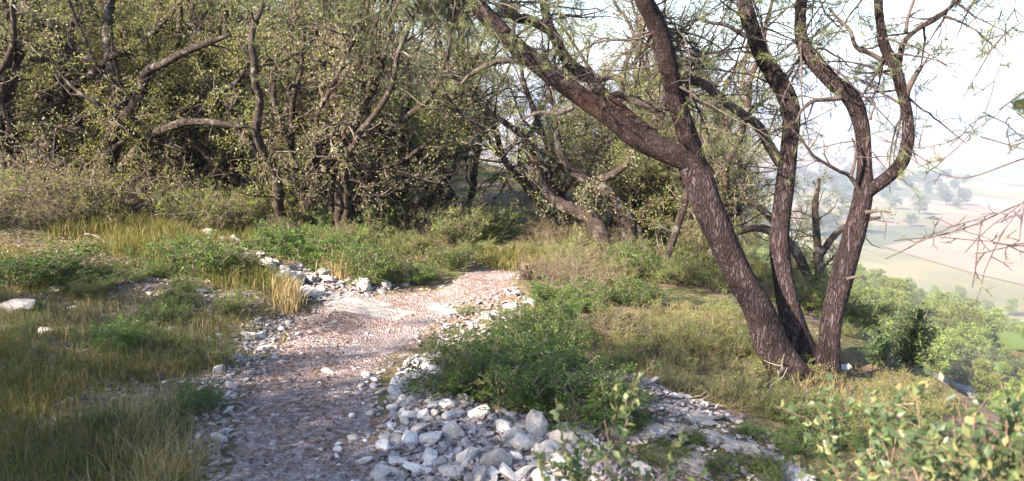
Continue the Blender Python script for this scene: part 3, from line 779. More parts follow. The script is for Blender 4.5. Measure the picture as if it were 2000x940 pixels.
# sprays that show against the sky and hang over the path
sprays(tL, 34, .64, 1.0, .8, (-.4, .4, .1), -.8, .9)
sprays(tL, 34, .66, 1.0, .9, (.1, .6, -.2), -.9, .9)
sprays(tL, 5, .3, .62, .55, (.2, .5, .3), -.3, .45)
sprays(tM, 14, .5, 1.0, .8, (0.1, .4, .2), -.5, .7)
sprays(tM2, 7, .4, 1.0, .7, (-.5, .3, 0), -.7, .8)
sprays(tN, 12, .5, .9, .8, (-.1, .4, 0), -.7, .6)
sprays(tN, 10, .3, .7, .7, (.7, .5, .1), -.5, .55)
sprays(t2, 12, .55, 1.0, .8, (-.1, .3, .0), -.6, .6)
sprays(t2, 9, .7, 1.0, .7, (.7, .2, .1), -.6, .7)
sprays(t3, 12, .75, 1.0, .7, (.3, .2, .0), -.6, .7)
sprays(t4, 12, .5, 1.0, .6, (.1, .3, .0), -.5, .7)
sprays(t5, 7, .4, 1.0, .5, (.3, .2, -.1), -.6, .9)
# bare inner twigs behind the fork
for _ in range(40):
    i = int(g.uniform(.1, .75)*(len(tN)-1)); s = tN[i]
    pine_spray(pl, s, (g.normal()*.6+.4, .6, g.normal()*.5), g.uniform(.3, .8), g, -.2, r0=.006, dens=9, leaf=.12, tips=tips, wig=.25, sub=.22)
for _ in range(22):
    i = int(g.uniform(.3, .7)*(len(t2)-1)); s = t2[i]
    pine_spray(pl, s, (g.normal()*.8-.3, .4, g.normal()*.5), g.uniform(.25, .6), g, -.2, r0=.005, dens=9, leaf=.1, tips=tips, wig=.25, sub=.2)
for _ in range(12):
    i = int(g.uniform(.5, .85)*(len(t3)-1)); s = t3[i]
    pine_spray(pl, s, (g.normal()*.8, .3, g.normal()*.5), g.uniform(.2, .5), g, -.2, r0=.004, dens=7, leaf=.05, tips=tips, wig=.25, sub=.16)
# the crown above
tops = [np.array(P(u, v, y)) for u, v, y in [(1240, -380, BY-.5), (1440, -260, BY+.3), (1560, -260, BY+.1), (1725, -120, BY), (1000, -200, BY+.8)]]
for tp in tops:
    for _ in range(9):
        pine_spray(pl, tp, (g.normal(), g.normal(), g.uniform(.1, .9)), g.uniform(.7, 1.4), g, -.1, leaf=.9, tips=tips)
a = Acc(); a.v = pl.wood.v+pl.twig.v; a.f = pl.wood.f+[f+pl.wood.n for f in pl.twig.f]; a.m = pl.wood.m+pl.twig.m; a.n = pl.wood.n+pl.twig.n
tp = np.array([t[0] for t in tips]); td = np.array([t[1] for t in tips]); print('pine tips', len(tp))
needles(a, tp, td, g, per=26, L=.058, W=.0021, spread=.7, mi=1)
a.obj('crown', [M['twig'], M['pine']], pine)

# ------------------------------------------------------------------ holm oaks drawn from the photo
def oak(name, label, limbs, Y, leafmat='oak', lens=(.62, .36, .17), dens=(6.0, 9, 12), leafn=30, seed=1, extra=None, mat='oakbark', L=.029, W=.016, bias=(0, 0.05, .25), cat='tree', side=(0, .7, .1), group=None):
    """limbs: list of (pixels, radius px, depth start, depth end, leafy)"""
    q = Plant(seed)
    b = P(*limbs[0][0][0], limbs[0][2]); gz = Zf(b.x, b.y)
    root = thing(name, label, cat, (b.x, b.y, gz), group)
    for li, (lst, rad, ya, yb, leafy) in enumerate(limbs):
        pts = pp(lst, ya, yb)
        if li == 0 or (leafy == 2):
            pts = [Vector((pts[0].x, pts[0].y, Zf(pts[0].x, pts[0].y)-.06))]+pts; rad = [rad[0]*1.35]+list(rad)
        p, r = q.limb(pts, rr([x*1.22 for x in rad], (ya+yb)/2), k=12, bark=.06)
        w_ = q.g.uniform(-.02, .02, 3)
        if leafy: q.branch(p, r, list(lens), list(dens), 0, .32, bias, leafn, .9, .35 if li == 0 or leafy == 2 else .1, side=side)
    q.wood.obj('trunk', M[mat], root); crown(q, L, W, leafmat, root, 'oaktwig')
    return root
D1 = 8.6
oak('oak_tree', 'crooked holm oak with forking dark trunk behind the grass, at far left', [
    ([(213, 436), (194, 372), (200, 330), (218, 287), (226, 245), (234, 186), (223, 144), (215, 112), (210, 50), (218, -10), (235, -120)], [20, 18, 17, 15, 13, 11, 10, 9, 8, 7, 4], D1, D1+.2, 1),
    ([(226, 250), (255, 218), (277, 175), (287, 141), (319, 125), (362, 101), (404, 85), (450, 68)], [11, 9, 8, 7, 6, 6, 5, 3], D1, D1-.4, 1),
    ([(215, 115), (250, 96), (287, 74), (319, 43), (340, 19), (380, -40)], [7, 6, 6, 5, 4, 3], D1+.1, D1+.4, 1),
    ([(215, 112), (181, 144), (133, 170), (100, 168)], [6, 6, 6, 4], D1+.1, D1+.2, 1),
    ([(212, 415), (234, 340), (266, 298), (287, 271), (319, 255), (362, 239), (410, 239), (473, 247)], [10, 9, 9, 8, 7, 6, 5, 3], D1, D1-.5, 1),
    ([(200, 350), (225, 352), (250, 348)], [6, 4, 2], D1, D1-.2, 1),
    ([(222, 290), (243, 275)], [5, 3], D1, D1-.1, 0)], D1, seed=61)
oak('oak_tree', 'leaning oak whose upper trunk zigzags at the left edge', [
    ([(120, 420), (100, 330), (98, 245), (106, 213), (122, 181), (125, 144), (114, 90), (80, 53), (53, 11), (30, -80)], [14, 14, 14, 14, 13, 11, 10, 9, 8, 5], D1+.3, D1+.3, 1),
    ([(115, 128), (80, 117), (27, 112), (-30, 108)], [5, 5, 4, 3], D1+.2, D1, 1),
    ([(112, 176), (80, 189), (43, 186), (0, 172)], [6, 5, 5, 3], D1+.2, D1, 1),
    ([(125, 130), (135, 90), (140, 50), (150, -20)], [7, 6, 5, 4], D1+.3, D1+.6, 1)], D1, seed=62)
oak('oak_tree', 'slim dark oak standing between the two left crooked oaks', [
    ([(160, 420), (152, 298), (149, 255), (154, 229), (160, 186), (146, 149), (141, 96), (138, 30), (150, -60)], [10, 10, 10, 9, 8, 7, 6, 5, 3], D1+.7, D1+.9, 1),
    ([(160, 190), (190, 175), (215, 172)], [4, 3, 2], D1+.7, D1+.5, 1)], D1, seed=63)
oak('oak_tree', 'oak with pale lichened trunk right of the crooked one', [
    ([(268, 405), (277, 383), (282, 319), (293, 255), (300, 200), (330, 130), (350, 60), (350, -40)], [12, 11, 10, 9, 8, 7, 5, 4], D1+.4, D1+.8, 1),
    ([(290, 262), (330, 240), (370, 205), (410, 185), (436, 175), (463, 160), (482, 130), (500, 90)], [7, 7, 6, 6, 5, 4, 3, 2], D1+.4, D1, 1)], D1, seed=64)
D2 = 10.2
oak('oak_tree', 'forked oak in the middle of the thicket, grey stems in a V', [
    ([(633, 404), (622, 378), (598, 335), (585, 290), (600, 230), (590, 150), (600, 60), (610, -40)], [12, 10, 8, 7, 6, 6, 5, 3], D2, D2+.3, 1),
    ([(633, 400), (645, 345), (630, 280), (618, 240), (600, 195), (585, 120)], [9, 9, 8, 7, 5, 3], D2, D2-.2, 1),
    ([(640, 345), (665, 290), (668, 220), (690, 140), (680, 40)], [6, 6, 5, 4, 3], D2, D2+.4, 1)], D2, seed=65, leafmat='oak_grey')
D3 = 8.9
oak('oak_tree', 'many-stemmed oak clump with reddish dark stems left of the path bend', [
    ([(722, 452), (714, 372), (728, 319), (733, 266), (706, 229), (669, 207), (640, 150)], [10, 9, 8, 7, 5, 4, 3], D3, D3-.2, 1),
    ([(744, 455), (749, 380), (749, 319), (752, 287), (765, 266), (791, 240), (800, 180), (790, 90)], [10, 9, 8, 7, 6, 5, 4, 3], D3+.1, D3+.3, 2),
    ([(791, 468), (805, 425), (818, 383), (839, 340), (861, 298), (882, 239), (890, 190), (900, 120)], [9, 8, 8, 7, 6, 6, 4, 3], D3, D3-.1, 2),
    ([(775, 460), (782, 400), (786, 372), (786, 319), (760, 250), (750, 170)], [8, 7, 6, 5, 4, 3], D3+.2, D3+.2, 2),
    ([(730, 440), (700, 380), (690, 330), (696, 290)], [7, 6, 5, 4], D3, D3+.3, 2),
    ([(865, 290), (850, 270), (830, 262)], [5, 4, 2], D3, D3, 1)], D3, seed=66, leafn=27)
D4 = 8.0
oak('oak_tree', 'gnarled oak with pale bent trunk left of the big pine', [
    ([(1204, 567), (1195, 529), (1185, 494), (1172, 455), (1156, 427), (1131, 414), (1099, 401), (1073, 382), (1054, 350), (1035, 300), (1010, 250)], [12, 12, 13, 13, 13, 11, 10, 8, 7, 5, 3], D4, D4+.3, 1),
    ([(1215, 565), (1228, 457), (1212, 415), (1180, 372), (1148, 356), (1116, 330), (1095, 298), (1085, 250)], [14, 15, 13, 12, 9, 8, 7, 4], D4+.3, D4+.2, 2),
    ([(1185, 375), (1164, 351), (1185, 346), (1220, 325), (1245, 290)], [8, 6, 6, 5, 3], D4+.3, D4+.1, 1),
    ([(1150, 356), (1140, 380), (1132, 410)], [4, 3, 2], D4+.2, D4+.2, 0)], D4, seed=67, leafn=24, dens=(4.5, 7, 10), leafmat='oak_grey')
oak('oak_tree', 'dark oak with thick trunk forking low behind the pine fork', [
    ([(1262, 568), (1254, 500), (1250, 452), (1262, 415), (1300, 388), (1335, 365), (1380, 320)], [16, 15, 15, 13, 10, 9, 5], D4+.9, D4+.7, 1),
    ([(1252, 455), (1232, 420), (1240, 370), (1270, 320), (1290, 270)], [11, 10, 8, 6, 4], D4+.9, D4+1.1, 1)], D4, seed=68, leafn=28, dens=(5, 8, 11))
oak('oak_tree', 'pale sunlit slender trunk just left of the pine trunk', [
    ([(1285, 560), (1296, 525), (1306, 495), (1328, 426), (1340, 390), (1345, 340)], [7, 7, 6, 6, 5, 3], D4-.3, D4-.4, 1),
    ([(1362, 570), (1375, 520), (1392, 485), (1400, 450)], [6, 6, 5, 4], D4-.2, D4-.2, 2)], D4, seed=69, leafn=20, mat='oakbark')
D5 = 7.4
oak('oak_tree', 'small bushy oak growing behind the middle and right pine stems', [
    ([(1600, 600), (1560, 500), (1520, 460), (1480, 445), (1440, 455)], [9, 8, 8, 6, 4], D5, D5, 1),
    ([(1600, 590), (1600, 520), (1594, 450), (1592, 400), (1600, 350)], [7, 7, 6, 5, 3], D5, D5, 1),
    ([(1600, 500), (1640, 450), (1690, 430), (1720, 425)], [6, 5, 4, 2], D5, D5, 1),
    ([(1560, 500), (1500, 420), (1460, 390), (1440, 350)], [6, 6, 4, 3], D5, D5+.2, 1)], D5, seed=70, leafn=18, lens=(.4, .22, .12))
oak('dead_shrub', 'bare dead twiggy shrub bleached pale, left foreground of the crooked oaks', [
    ([(112, 450), (108, 410), (95, 370), (80, 330), (70, 290)], [5, 4, 3, 2, 1.2], 8.0, 8.1, 1),
    ([(110, 420), (130, 380), (150, 350), (160, 320)], [3, 3, 2, 1], 8.0, 8.0, 1),
    ([(108, 410), (112, 360), (105, 300), (110, 250)], [3, 3, 2, 1], 8.0, 8.2, 1)], 8, seed=71, leafn=3, mat='oakbark', cat='shrub', dens=(9, 9, 3))
oak('dead_shrub', 'pale dead tree skeleton standing beside the path bend', [
    ([(1025, 515), (1026, 460), (1022, 420), (1028, 380), (1022, 340), (1030, 300)], [5, 5, 4, 4, 3, 1.5], 10.5, 10.5, 1),
    ([(1024, 420), (1010, 385), (995, 365), (985, 340)], [3, 3, 2, 1], 10.5, 10.3, 1),
    ([(1027, 390), (1045, 370), (1060, 345)], [3, 2, 1], 10.5, 10.5, 1)], 10, seed=72, leafn=0, mat='deadwood', cat='shrub', dens=(9, 8, 3))

# ------------------------------------------------------------------ copied oaks that fill the wood
def proto_oak(seed, h, spread, leafmat, stems=5, leafn=25, dens=(5.5, 8, 11)):
    q = Plant(seed); g = q.g
    root = thing('oak_tree', 'x', 'tree')
    for s_ in range(stems):
        a = g.uniform(0, 6.28); p = [np.array([g.normal()*.12, g.normal()*.12, -.1])]
        d = unit(np.array([math.cos(a)*.35, math.sin(a)*.35, 1]))
        c = walk(p[0], d, h*g.uniform(.7, .95), .18, .16, (0, 0, .3), g)
        r = np.linspace(.055, .012, len(c))*g.uniform(.8, 1.2)
        pth, rad = smooth_path(c, r, len(c)*2); tube(q.wood, pth, rad, 8, bark=.06, seed=seed+s_)
        q.branch(pth, rad, [spread*.62, .45, .24], list(dens), 0, .28, (0, 0, .22), leafn, .95, .16, step=.1, jit=.035)
    q.wood.obj('trunk', M['oakbark'], root); crown(q, .032, .018, leafmat, root, 'oaktwig')
    print('proto oak leaves', sum(len(x) for x in q.lp))
    return root
protos = [proto_oak(81, 4.6, 1.9, 'oak', 4), proto_oak(82, 5.0, 2.1, 'oak_grey', 5), proto_oak(83, 4.2, 1.7, 'oak', 4), proto_oak(84, 4.8, 1.9, 'oak_grey', 4)]
used = [False]*len(protos)
def plant_copy(ps, us, i, x, y, rz, sc, label, group, dz=0):
    i %= len(ps); loc = (x, y, Zf(x, y)+dz)
    if not us[i]:
        us[i] = True; r = ps[i]; r.location = loc; r.rotation_euler = (0, 0, rz); r.scale = (sc,)*3 if not isinstance(sc, tuple) else sc
        for c in r.children: c.matrix_parent_inverse = Matrix.Identity(4)
        r['label'] = label; r['group'] = group
        return r
    return dup(ps[i], loc, rz, sc, label, group)
gt = random.Random(5)
spots = []
def ok(x, y, m): return all((x-a)**2+(y-b)**2 > m*m for a, b in spots)
# second row right behind the drawn oaks, then the deep wood
for (u, y) in [(40, 10.0), (330, 10.4), (420, 10.6), (500, 11.2), (570, 11.4), (690, 11.6), (840, 12.5)]:
    x = (u-1000)/FPX*y; spots.append((x, y))
for _ in range(6000):
    if len(spots) > 52: break
    y = gt.uniform(11, 36); u = gt.uniform(-40, 1230)
    if u > 880 and y < 17: continue
    if u > 1000 and y < 14: continue
    if 890 < u < 1075 or (600 < u < 690 and y > 12): continue
    x = (u-1000)/FPX*y
    if ok(x, y, 2.1+(y-11)*.06): spots.append((x, y))
for i, (x, y) in enumerate(spots):
    plant_copy(protos, used, i, x, y, gt.uniform(0, 6.28), gt.uniform(.85, 1.25),
               'leafy holm oak in the first row of the thicket behind the crooked oaks' if i < 9 else 'holm oak deep in the shaded wood',
               'oaks right behind the front row' if i < 9 else 'oaks deep in the wood')
for (x, y, s) in [(2.1, 10.3, .62), (3.2, 11.6, .6), (1.2, 11.8, .7), (2.9, 14, .8), (.4, 13.0, .75), (1.35, 9.2, .5), (2.0, 8.9, .46), (2.6, 8.6, .46), (1.7, 9.8, .6), (2.4, 9.6, .55), (1.0, 9.8, .5), (2.9, 7.9, .3), (.7, 9.0, .4), (1.9, 8.3, .33)]:
    plant_copy(protos, used, gt.randrange(4), x, y, gt.uniform(0, 6.28), s, 'low oak on the slope behind the gnarled oaks', 'low oaks behind the gnarled ones')

slim = [proto_oak(87, 4.6, 1.5, 'oak_grey', 7, leafn=11, dens=(5.5, 7, 8)), proto_oak(88, 4.2, 1.4, 'oak', 6, leafn=11, dens=(5.5, 7, 8))]; slu = [False]*2
for i, (u, y) in enumerate([(400, 9.6), (500, 9.4), (680, 9.6), (560, 8.5), (655, 8.5), (600, 9.0), (860, 9.2), (1120, 9.3), (1230, 9.4), (1390, 8.9), (20, 9.0)]):
    plant_copy(slim, slu, i, (u-1000)/FPX*y, y, i*2.1, (.95, .95, .9), 'slender many-stemmed oak with sparse leaves along the front of the thicket', 'slender oaks along the thicket front')
gu = random.Random(77)
for i in range(40):
    y = gu.uniform(9.2, 15.5); u = 20+(i*173 % 960)+gu.uniform(-20, 20)
    if 875 < u: continue
    plant_copy(protos, used, i, (u-1000)/FPX*y, y, gu.uniform(0, 6.28), gu.uniform(.32, .52), 'shoulder-high oak bush filling the understory of the thicket', 'oak bushes under the thicket')
# trees beside and behind the photographer whose crowns shade the foreground
SHADE = []
for p_, q_, sc_ in [(-4.2, -1.9, 1.05), (-4.3, -2.9, 1.08), (-4.2, -4.1, .9), (-6.6, -3.2, 1.4), (-4.3, -5.2, .76), (-4.1, -6.2, .72), (-4.2, -7.2, .72), (-5.7, -2.2, 1.3), (-5.8, -3.8, 1.0), (-5.6, -5.0, .86), (-5.6, -6.4, .84), (-5.2, -7.9, .74)]:
    SHADE.append((p_*.81+q_*.59, p_*.59-q_*.81, sc_))
for i, (x, y, s) in enumerate(SHADE):
    plant_copy(protos, used, i, x, y, gt.uniform(0, 6.28), s, 'holm oak left of the photographer, shading the grass', 'oaks left of the photographer')

# ------------------------------------------------------------------ shrubs
def proto_shrub(seed, h, spread, stems, leafmat, L, W, leafn, lens, dens, wig=.2, name='shrub', wood='oaktwig', up=.6, step=.05, jit=.015):
    q = Plant(seed); g = q.g
    root = thing(name, 'x', 'shrub')
    for s_ in range(stems):
        a = g.uniform(0, 6.28); r = spread*.35*math.sqrt(g.random())
        p = np.array([math.cos(a)*r, math.sin(a)*r, -.03])
        d = np.array([math.cos(a)*spread*g.uniform(.1, 1.1), math.sin(a)*spread*g.uniform(.1, 1.1), h*up*1.6])
        c = walk(p, d, h*g.uniform(.6, 1.1), step, wig, (0, 0, .4), g)
        cr = np.linspace(.006, .002, len(c)); tube(q.twig, c, cr, 4, cap=False)
        q.leafline(c, int(leafn*1.2), jit)
        q.branch(c, cr, list(lens), list(dens), 0, wig, (0, 0, .5), leafn, .75, .15, step=step, jit=jit)
    if q.wood.n:
        q.twig.v += q.wood.v; q.twig.f += [f+q.twig.n for f in q.wood.f]; q.twig.m += q.wood.m
    q.twig.obj('stems', M[wood], root)
    q.foliage(L, W).obj('foliage', M[leafmat], root)
    print('shrub leaves', seed, sum(len(x) for x in q.lp))
    return root
sh_green = [proto_shrub(91, .55, .45, 42, 'lentisk', .026, .013, 18, (.22, .12), (13, 14)), proto_shrub(92, .5, .4, 34, 'lentisk', .026, .014, 17, (.2, .11), (13, 14))]
sh_lime = [proto_shrub(93, .6, .4, 30, 'lime', .030, .009, 14, (.2, .1), (12, 12), wig=.14)]
sh_dry = [proto_shrub(94, .45, .42, 34, 'dryleaf', .021, .010, 14, (.18, .1), (14, 14), wig=.25, wood='oaktwig'),
          proto_shrub(95, .35, .4, 30, 'dryleaf', .019, .009, 13, (.16, .08), (14, 14), wig=.25, wood='oaktwig')]
sh_twig = [proto_shrub(96, .8, .6, 26, 'dryleaf', .022, .010, 6, (.35, .2), (9, 10), wig=.3, wood='oaktwig', name='dead_shrub')]
US = {id(sh_green[0]): [False]*2, id(sh_lime[0]): [False], id(sh_dry[0]): [False]*2, id(sh_twig[0]): [False]}
def shrub(ps, i, u, v, wpx, hk, label, group=None):
    p = G(u, v); us = US[id(ps[0])]
    s = px2m(wpx, p.y)/.95*(1.45 if ps is sh_green else 1.2)
    r = plant_copy(ps, us, i, p.x, p.y, gt.uniform(0, 6.28), (s, s, s*hk), label, group)
    if not group and 'group' in r: del r['group']
    return r
# the big leafy bush over the stone heap: several plants grown together
for i, (u, v, w_, hk, lab) in enumerate([
    (925, 752, 210, .62, 'dense green bush overhanging the stone heap, its left part'),
    (1020, 785, 250, .62, 'dense green bush overhanging the heap, its broad middle'),
    (1130, 800, 220, .6, 'dense green bush over the heap, its low right end'),
    (1050, 730, 180, .7, 'green bush rising at the back of the overhanging mass'),
    (960, 705, 160, .6, 'small green bush at the top left of the overhanging mass'),
    (1110, 680, 120, .9, 'tall leafy bush at the back right of the overhanging mass'),
    (1010, 655, 110, .8, 'small green bush standing on the path edge behind the mass'),
    (1085, 640, 110, .9, 'bright-topped bush between the overhanging mass and the path bend'),
    (1140, 605, 90, .9, 'green bush right of the bright-topped one, under the gnarled oak'),
    (1070, 590, 90, .8, 'small leafy bush just below the tree stump'),
    (640, 512, 150, .5, 'leafy green shrub above the sunny bank of stones'),
    (550, 490, 130, .7, 'wide green shrub at the foot of the thicket'),
    (730, 548, 110, .9, 'round green shrub standing on the bank by the path'),
    (770, 556, 60, .8, 'little green shrub at the right end of the bank'),
    (820, 548, 70, .7, 'low green shrub beside the bedrock step'),
    (410, 535, 190, .55, 'green bush spreading in the grass near the bank'),
    (350, 520, 140, .6, 'dark green bush left of the grass-edge bush'),
    (60, 552, 260, .4, 'low green bush at the left edge above the boulder'),
    (180, 560, 140, .35, 'low leafy plant beside the left-edge bush'),
    (640, 460, 110, .9, 'green bush under the V-shaped oak'),
    (1240, 590, 110, .6, 'green plant at the foot of the gnarled oak'),
    (880, 522, 120, .6, 'dark green shrub left of the far path')]):
    shrub(sh_green, i, u, v, w_, hk, lab)
for i, (u, v, w_, hk, lab) in enumerate([
    (500, 440, 150, 1.0, 'yellow-green feathery shrub under the thicket'),
    (400, 445, 150, .9, 'yellow-green shrub behind the grass'),
    (1045, 498, 90, .5, 'bright lime tuft where the path disappears'),
    (930, 492, 90, .5, 'lime plant on the left of the vanishing path'),
    (905, 612, 60, .5, 'small pale sprig growing on the path edge'),
    (1100, 520, 120, .9, 'lime shrub behind the stump'),
    (1410, 645, 90, .4, 'bright green tuft left of the pine trunk'),
    (880, 450, 120, 1.0, 'olive-yellow shrub under the blue distant trees'),
    (1900, 760, 130, .9, 'green shrub on the rim at the right, above the valley'),
    (1640, 650, 90, .5, 'lime tuft behind the right pine stem'),
    (850, 720, 70, .8, 'pale sprig at the left tip of the overhanging bush')]):
    shrub(sh_lime, i, u, v, w_, hk, lab)
for i, (u, v, w_, lab) in enumerate([
    (300, 425, 210, 'bare twiggy bush at the feet of the crooked oaks'),
    (430, 450, 120, 'tangle of dead twigs at the top of the bank'),
    (880, 470, 150, 'grey brushwood left of the vanishing path'),
    (1150, 560, 120, 'dry brush under the gnarled oak'),
    (1200, 665, 120, 'dry twigs right of the bright-topped bush')]):
    shrub(sh_twig, i, u, v, w_, .8, lab)
# garrigue between the bush and the pine: many small plants
q = scatter([(1130, 640), (1330, 600), (1480, 630), (1560, 740), (1700, 760), (1800, 760), (1880, 800), (1700, 880), (1560, 850), (1400, 790), (1230, 735), (1150, 700)], 330, np.random.default_rng(41), .13)
for i, p in enumerate(q[:190]):
    s = gt.uniform(.28, .55)
    ps = sh_dry if gt.random() < .7 else (sh_lime if gt.random() < .8 else sh_green)
    plant_copy(ps, US[id(ps[0])], i, p[0], p[1], gt.uniform(0, 6.28), (s, s, s*gt.uniform(.6, .9)), 'low dry scrub plant between the leafy bush and the pine', 'low scrub around the pine')
q = scatter([(150, 425), (800, 440), (1180, 470), (1300, 570), (1180, 590), (860, 500), (700, 500), (420, 440), (150, 440)], 120, np.random.default_rng(42), .25)
for i, p in enumerate(q[:64]):
    if 880 < proj(p)[0] < 1030: continue
    s = gt.uniform(.35, .7)
    ps = sh_twig if gt.random() < .35 else (sh_dry if gt.random() < .6 else (sh_lime if gt.random() < .5 else sh_green))
    plant_copy(ps, US[id(ps[0])], i, p[0], p[1], gt.uniform(0, 6.28), (s, s, s*.8), 'undergrowth plant at the foot of the oak thicket', 'undergrowth of the thicket')
g2 = np.random.default_rng(43)
q = scatter([(180, 432), (500, 425), (860, 440), (1000, 480), (860, 480), (600, 462), (350, 450), (180, 445)], 60, g2, .3)
for i, p in enumerate(q[:16]):
    s = gt.uniform(.6, 1.1)
    ps = [sh_dry, sh_lime, sh_twig, sh_green][i % 4]
    plant_copy(ps, US[id(ps[0])], i, p[0], p[1], gt.uniform(0, 6.28), (s, s, s*gt.uniform(.8, 1.1)), 'waist-high scrub bush along the edge of the oak thicket', 'scrub along the thicket edge')
q = scatter([(-150, 400), (200, 400), (200, 440), (-150, 450)], 40, g2, .25)
for i, p in enumerate(q[:20]):
    s = gt.uniform(.6, 1.2); ps = [sh_dry, sh_lime, sh_twig][i % 3]
    plant_copy(ps, US[id(ps[0])], i, p[0], p[1], gt.uniform(0, 6.28), (s, s, s*.8), 'scrub plant under the leaning oak at the left edge', 'scrub under the leaning oak')
q = scatter([(1190, 535), (1300, 520), (1500, 520), (1600, 610), (1480, 612), (1300, 592), (1200, 575)], 90, g2, .15)
for i, p in enumerate(q[:60]):
    if i % 4 == 0: plant_copy(protos, used, i, p[0], p[1], gt.uniform(0, 6.28), gt.uniform(.22, .34), 'knee-high oak scrub in the shade behind the big pine', 'oak scrub behind the pine')
    else:
        s = gt.uniform(.7, 1.3); ps = sh_green if i % 2 else sh_dry
        plant_copy(ps, US[id(ps[0])], i, p[0], p[1], gt.uniform(0, 6.28), (s, s, s*.8), 'low bush in the shade behind the big pine', 'low bushes behind the pine')
for i in range(46):
    x, y = gt.uniform(1.0, 3.1), gt.uniform(6.9, 9.0); s = gt.uniform(.45, .9); ps = [sh_dry, sh_green, sh_lime, sh_dry][i % 4]
    plant_copy(ps, US[id(ps[0])], i, x, y, gt.uniform(0, 6.28), (s, s, s*.75), 'scrub plant on the shelf of ground behind the big pine', 'scrub on the shelf behind the pine')
q = scatter([(0, 560), (200, 520), (480, 560), (440, 700), (380, 860), (100, 900), (0, 800)], 60, g2, .25)
for i, p in enumerate(q[:34]):
    s = gt.uniform(.22, .5); ps = [sh_green, sh_dry, sh_lime][i % 3]
    plant_copy(ps, US[id(ps[0])], i, p[0], p[1], gt.uniform(0, 6.28), (s, s, s*.8), 'small weed growing among the left-hand grass', 'weeds in the grass')
# ledge shoots
for i, (u, v, w_) in enumerate([(1290, 900, 90), (1400, 920, 90), (1350, 860, 50), (1460, 850, 70), (1230, 830, 80), (1500, 930, 110), (1560, 880, 100), (1640, 860, 110), (1710, 850, 100), (1780, 840, 110)]):
    shrub(sh_green, i, u, v, w_, .6, 'young green shoots growing among the rock ledges', 'shoots among the ledges')

# juniper on the rim
def juniper(u, v, hpx, label, seed):
    p = G(u, v); g = np.random.default_rng(seed); h = px2m(hpx, p.y); root = thing('juniper_bush', label, 'bush', p)
    a = Acc(); tube(a, walk(p, (0, 0, 1), h*.9, .05, .1, (0, 0, 1), g), np.linspace(.02, .004, int(h*.9/.05)+1), 6)
    lf = Acc(); pos = []; dr = []
    for _ in range(46):
        t = g.random()**.8; z = h*.85*t; b = np.array([p.x, p.y, p.z+z])
        d = np.array([g.normal(), g.normal(), .5+g.random()]); ln = h*.55*(1.1-t)*g.uniform(.2, 1.5)+.05
        c = walk(b, d, ln, .03, .15, (0, 0, 1.2), g); tube(a, c, np.linspace(.004, .001, len(c)), 3, cap=False)
        n = int(ln*520); i = g.integers(0, len(c)-1, n); pos.append(c[i]+g.normal(size=(n, 3))*.018); dr.append(unit(c[np.minimum(i+1, len(c)-1)]-c[i])+g.normal(size=(n, 3))*.5)
    leaves(lf, np.concatenate(pos), np.concatenate(dr), .026, .010, g)
    a.obj('stems', M['oaktwig'], root); lf.obj('foliage', M['juniper'], root)
juniper(1775, 722, 140, 'dark little juniper on the hill rim right of the pine', 1)
juniper(1712, 716, 60, 'low dark juniper close to the right pine stem', 2)

# ------------------------------------------------------------------ stump
def stump():
    p = G(1027, 546); root = thing('tree_stump', 'short brown cut stump at the right side of the path bend', 'stump', p)
    r = px2m(12, p.y); h = px2m(32, p.y); a = Acc()
    tube(a, [p+Vector((0, 0, z)) for z in np.linspace(-.05, h, 14)], np.linspace(r*1.25, r*.95, 14), 22, bark=.05, seed=5, cap=False)
    a.obj('bark', M['oakbark'], root)
    b = Acc(); th = np.linspace(0, 2*math.pi, 22, endpoint=False)
    V = [(p.x+math.cos(t)*r*.93, p.y+math.sin(t)*r*.93, p.z+h-.004+.01*math.sin(t)) for t in th]+[(p.x, p.y, p.z+h+.006)]
    b.add(V, [[i, (i+1) % 22, 22] for i in range(22)]); b.obj('cut_face', plain_mat('cut_wood', (.13, .085, .055), .3, 30), root)
stump()

# ------------------------------------------------------------------ fallen branches
def fallen(u0, v0, u1, v1, r, label, seed, fork=3, mat='deadwood', lift=.03):
    a_, b_ = G(u0, v0), G(u1, v1); g = np.random.default_rng(seed); n = 14
    t = np.linspace(0, 1, n)[:, None]; pts = np.array(a_)*(1-t)+np.array(b_)*t
    pts += np.cumsum(g.normal(size=(n, 3))*.008, 0)
    pts[:, 2] = Z(pts[:, 0], pts[:, 1])+lift+.03*np.sin(t[:, 0]*5+seed)
    acc = Acc(); tube(acc, pts, np.linspace(r, r*.4, n), 7, bark=.04, seed=seed)
    for k in range(fork):
        i = g.integers(3, n-2); c = walk(pts[i], unit(pts[i+1]-pts[i])+g.normal(size=3)*.5+np.array([0, 0, .3]), r*22, .03, .25, (0, 0, -.3), g)
        tube(acc, c, np.linspace(r*.6, .0015, len(c)), 5, cap=False)
    tag(acc.obj('fallen_branch', M[mat]), label, 'branch')
fallen(165, 470, 255, 485, .008, 'thin bare stick lying across the sunny top of the grass', 1)
fallen(0, 400, 60, 400, .03, 'dark fallen limb at the left edge under the leaning oak', 2, 2, 'oakbark', .25)
fallen(1505, 825, 1570, 780, .006, 'pale forked dead twig lying below the pine', 3, 5, lift=.06)
fallen(1495, 795, 1525, 730, .006, 'upright bleached dead twig left of the pine foot', 4, 6, lift=.10)
fallen(1560, 700, 1620, 722, .006, 'thin stick leaning between the pine stems', 5, 2, lift=.10)
fallen(800, 760, 850, 785, .005, 'thin brown stick on the stone heap', 6, 1, 'twig')
fallen(1310, 820, 1400, 790, .006, 'bleached twig lying above the ledges', 7, 4)
fallen(880, 470, 930, 440, .012, 'curved grey dead branch left of the vanishing path', 8, 5, lift=.12)
fallen(1340, 700, 1370, 660, .005, 'small bleached twig in the dry scrub', 9, 5, lift=.06)
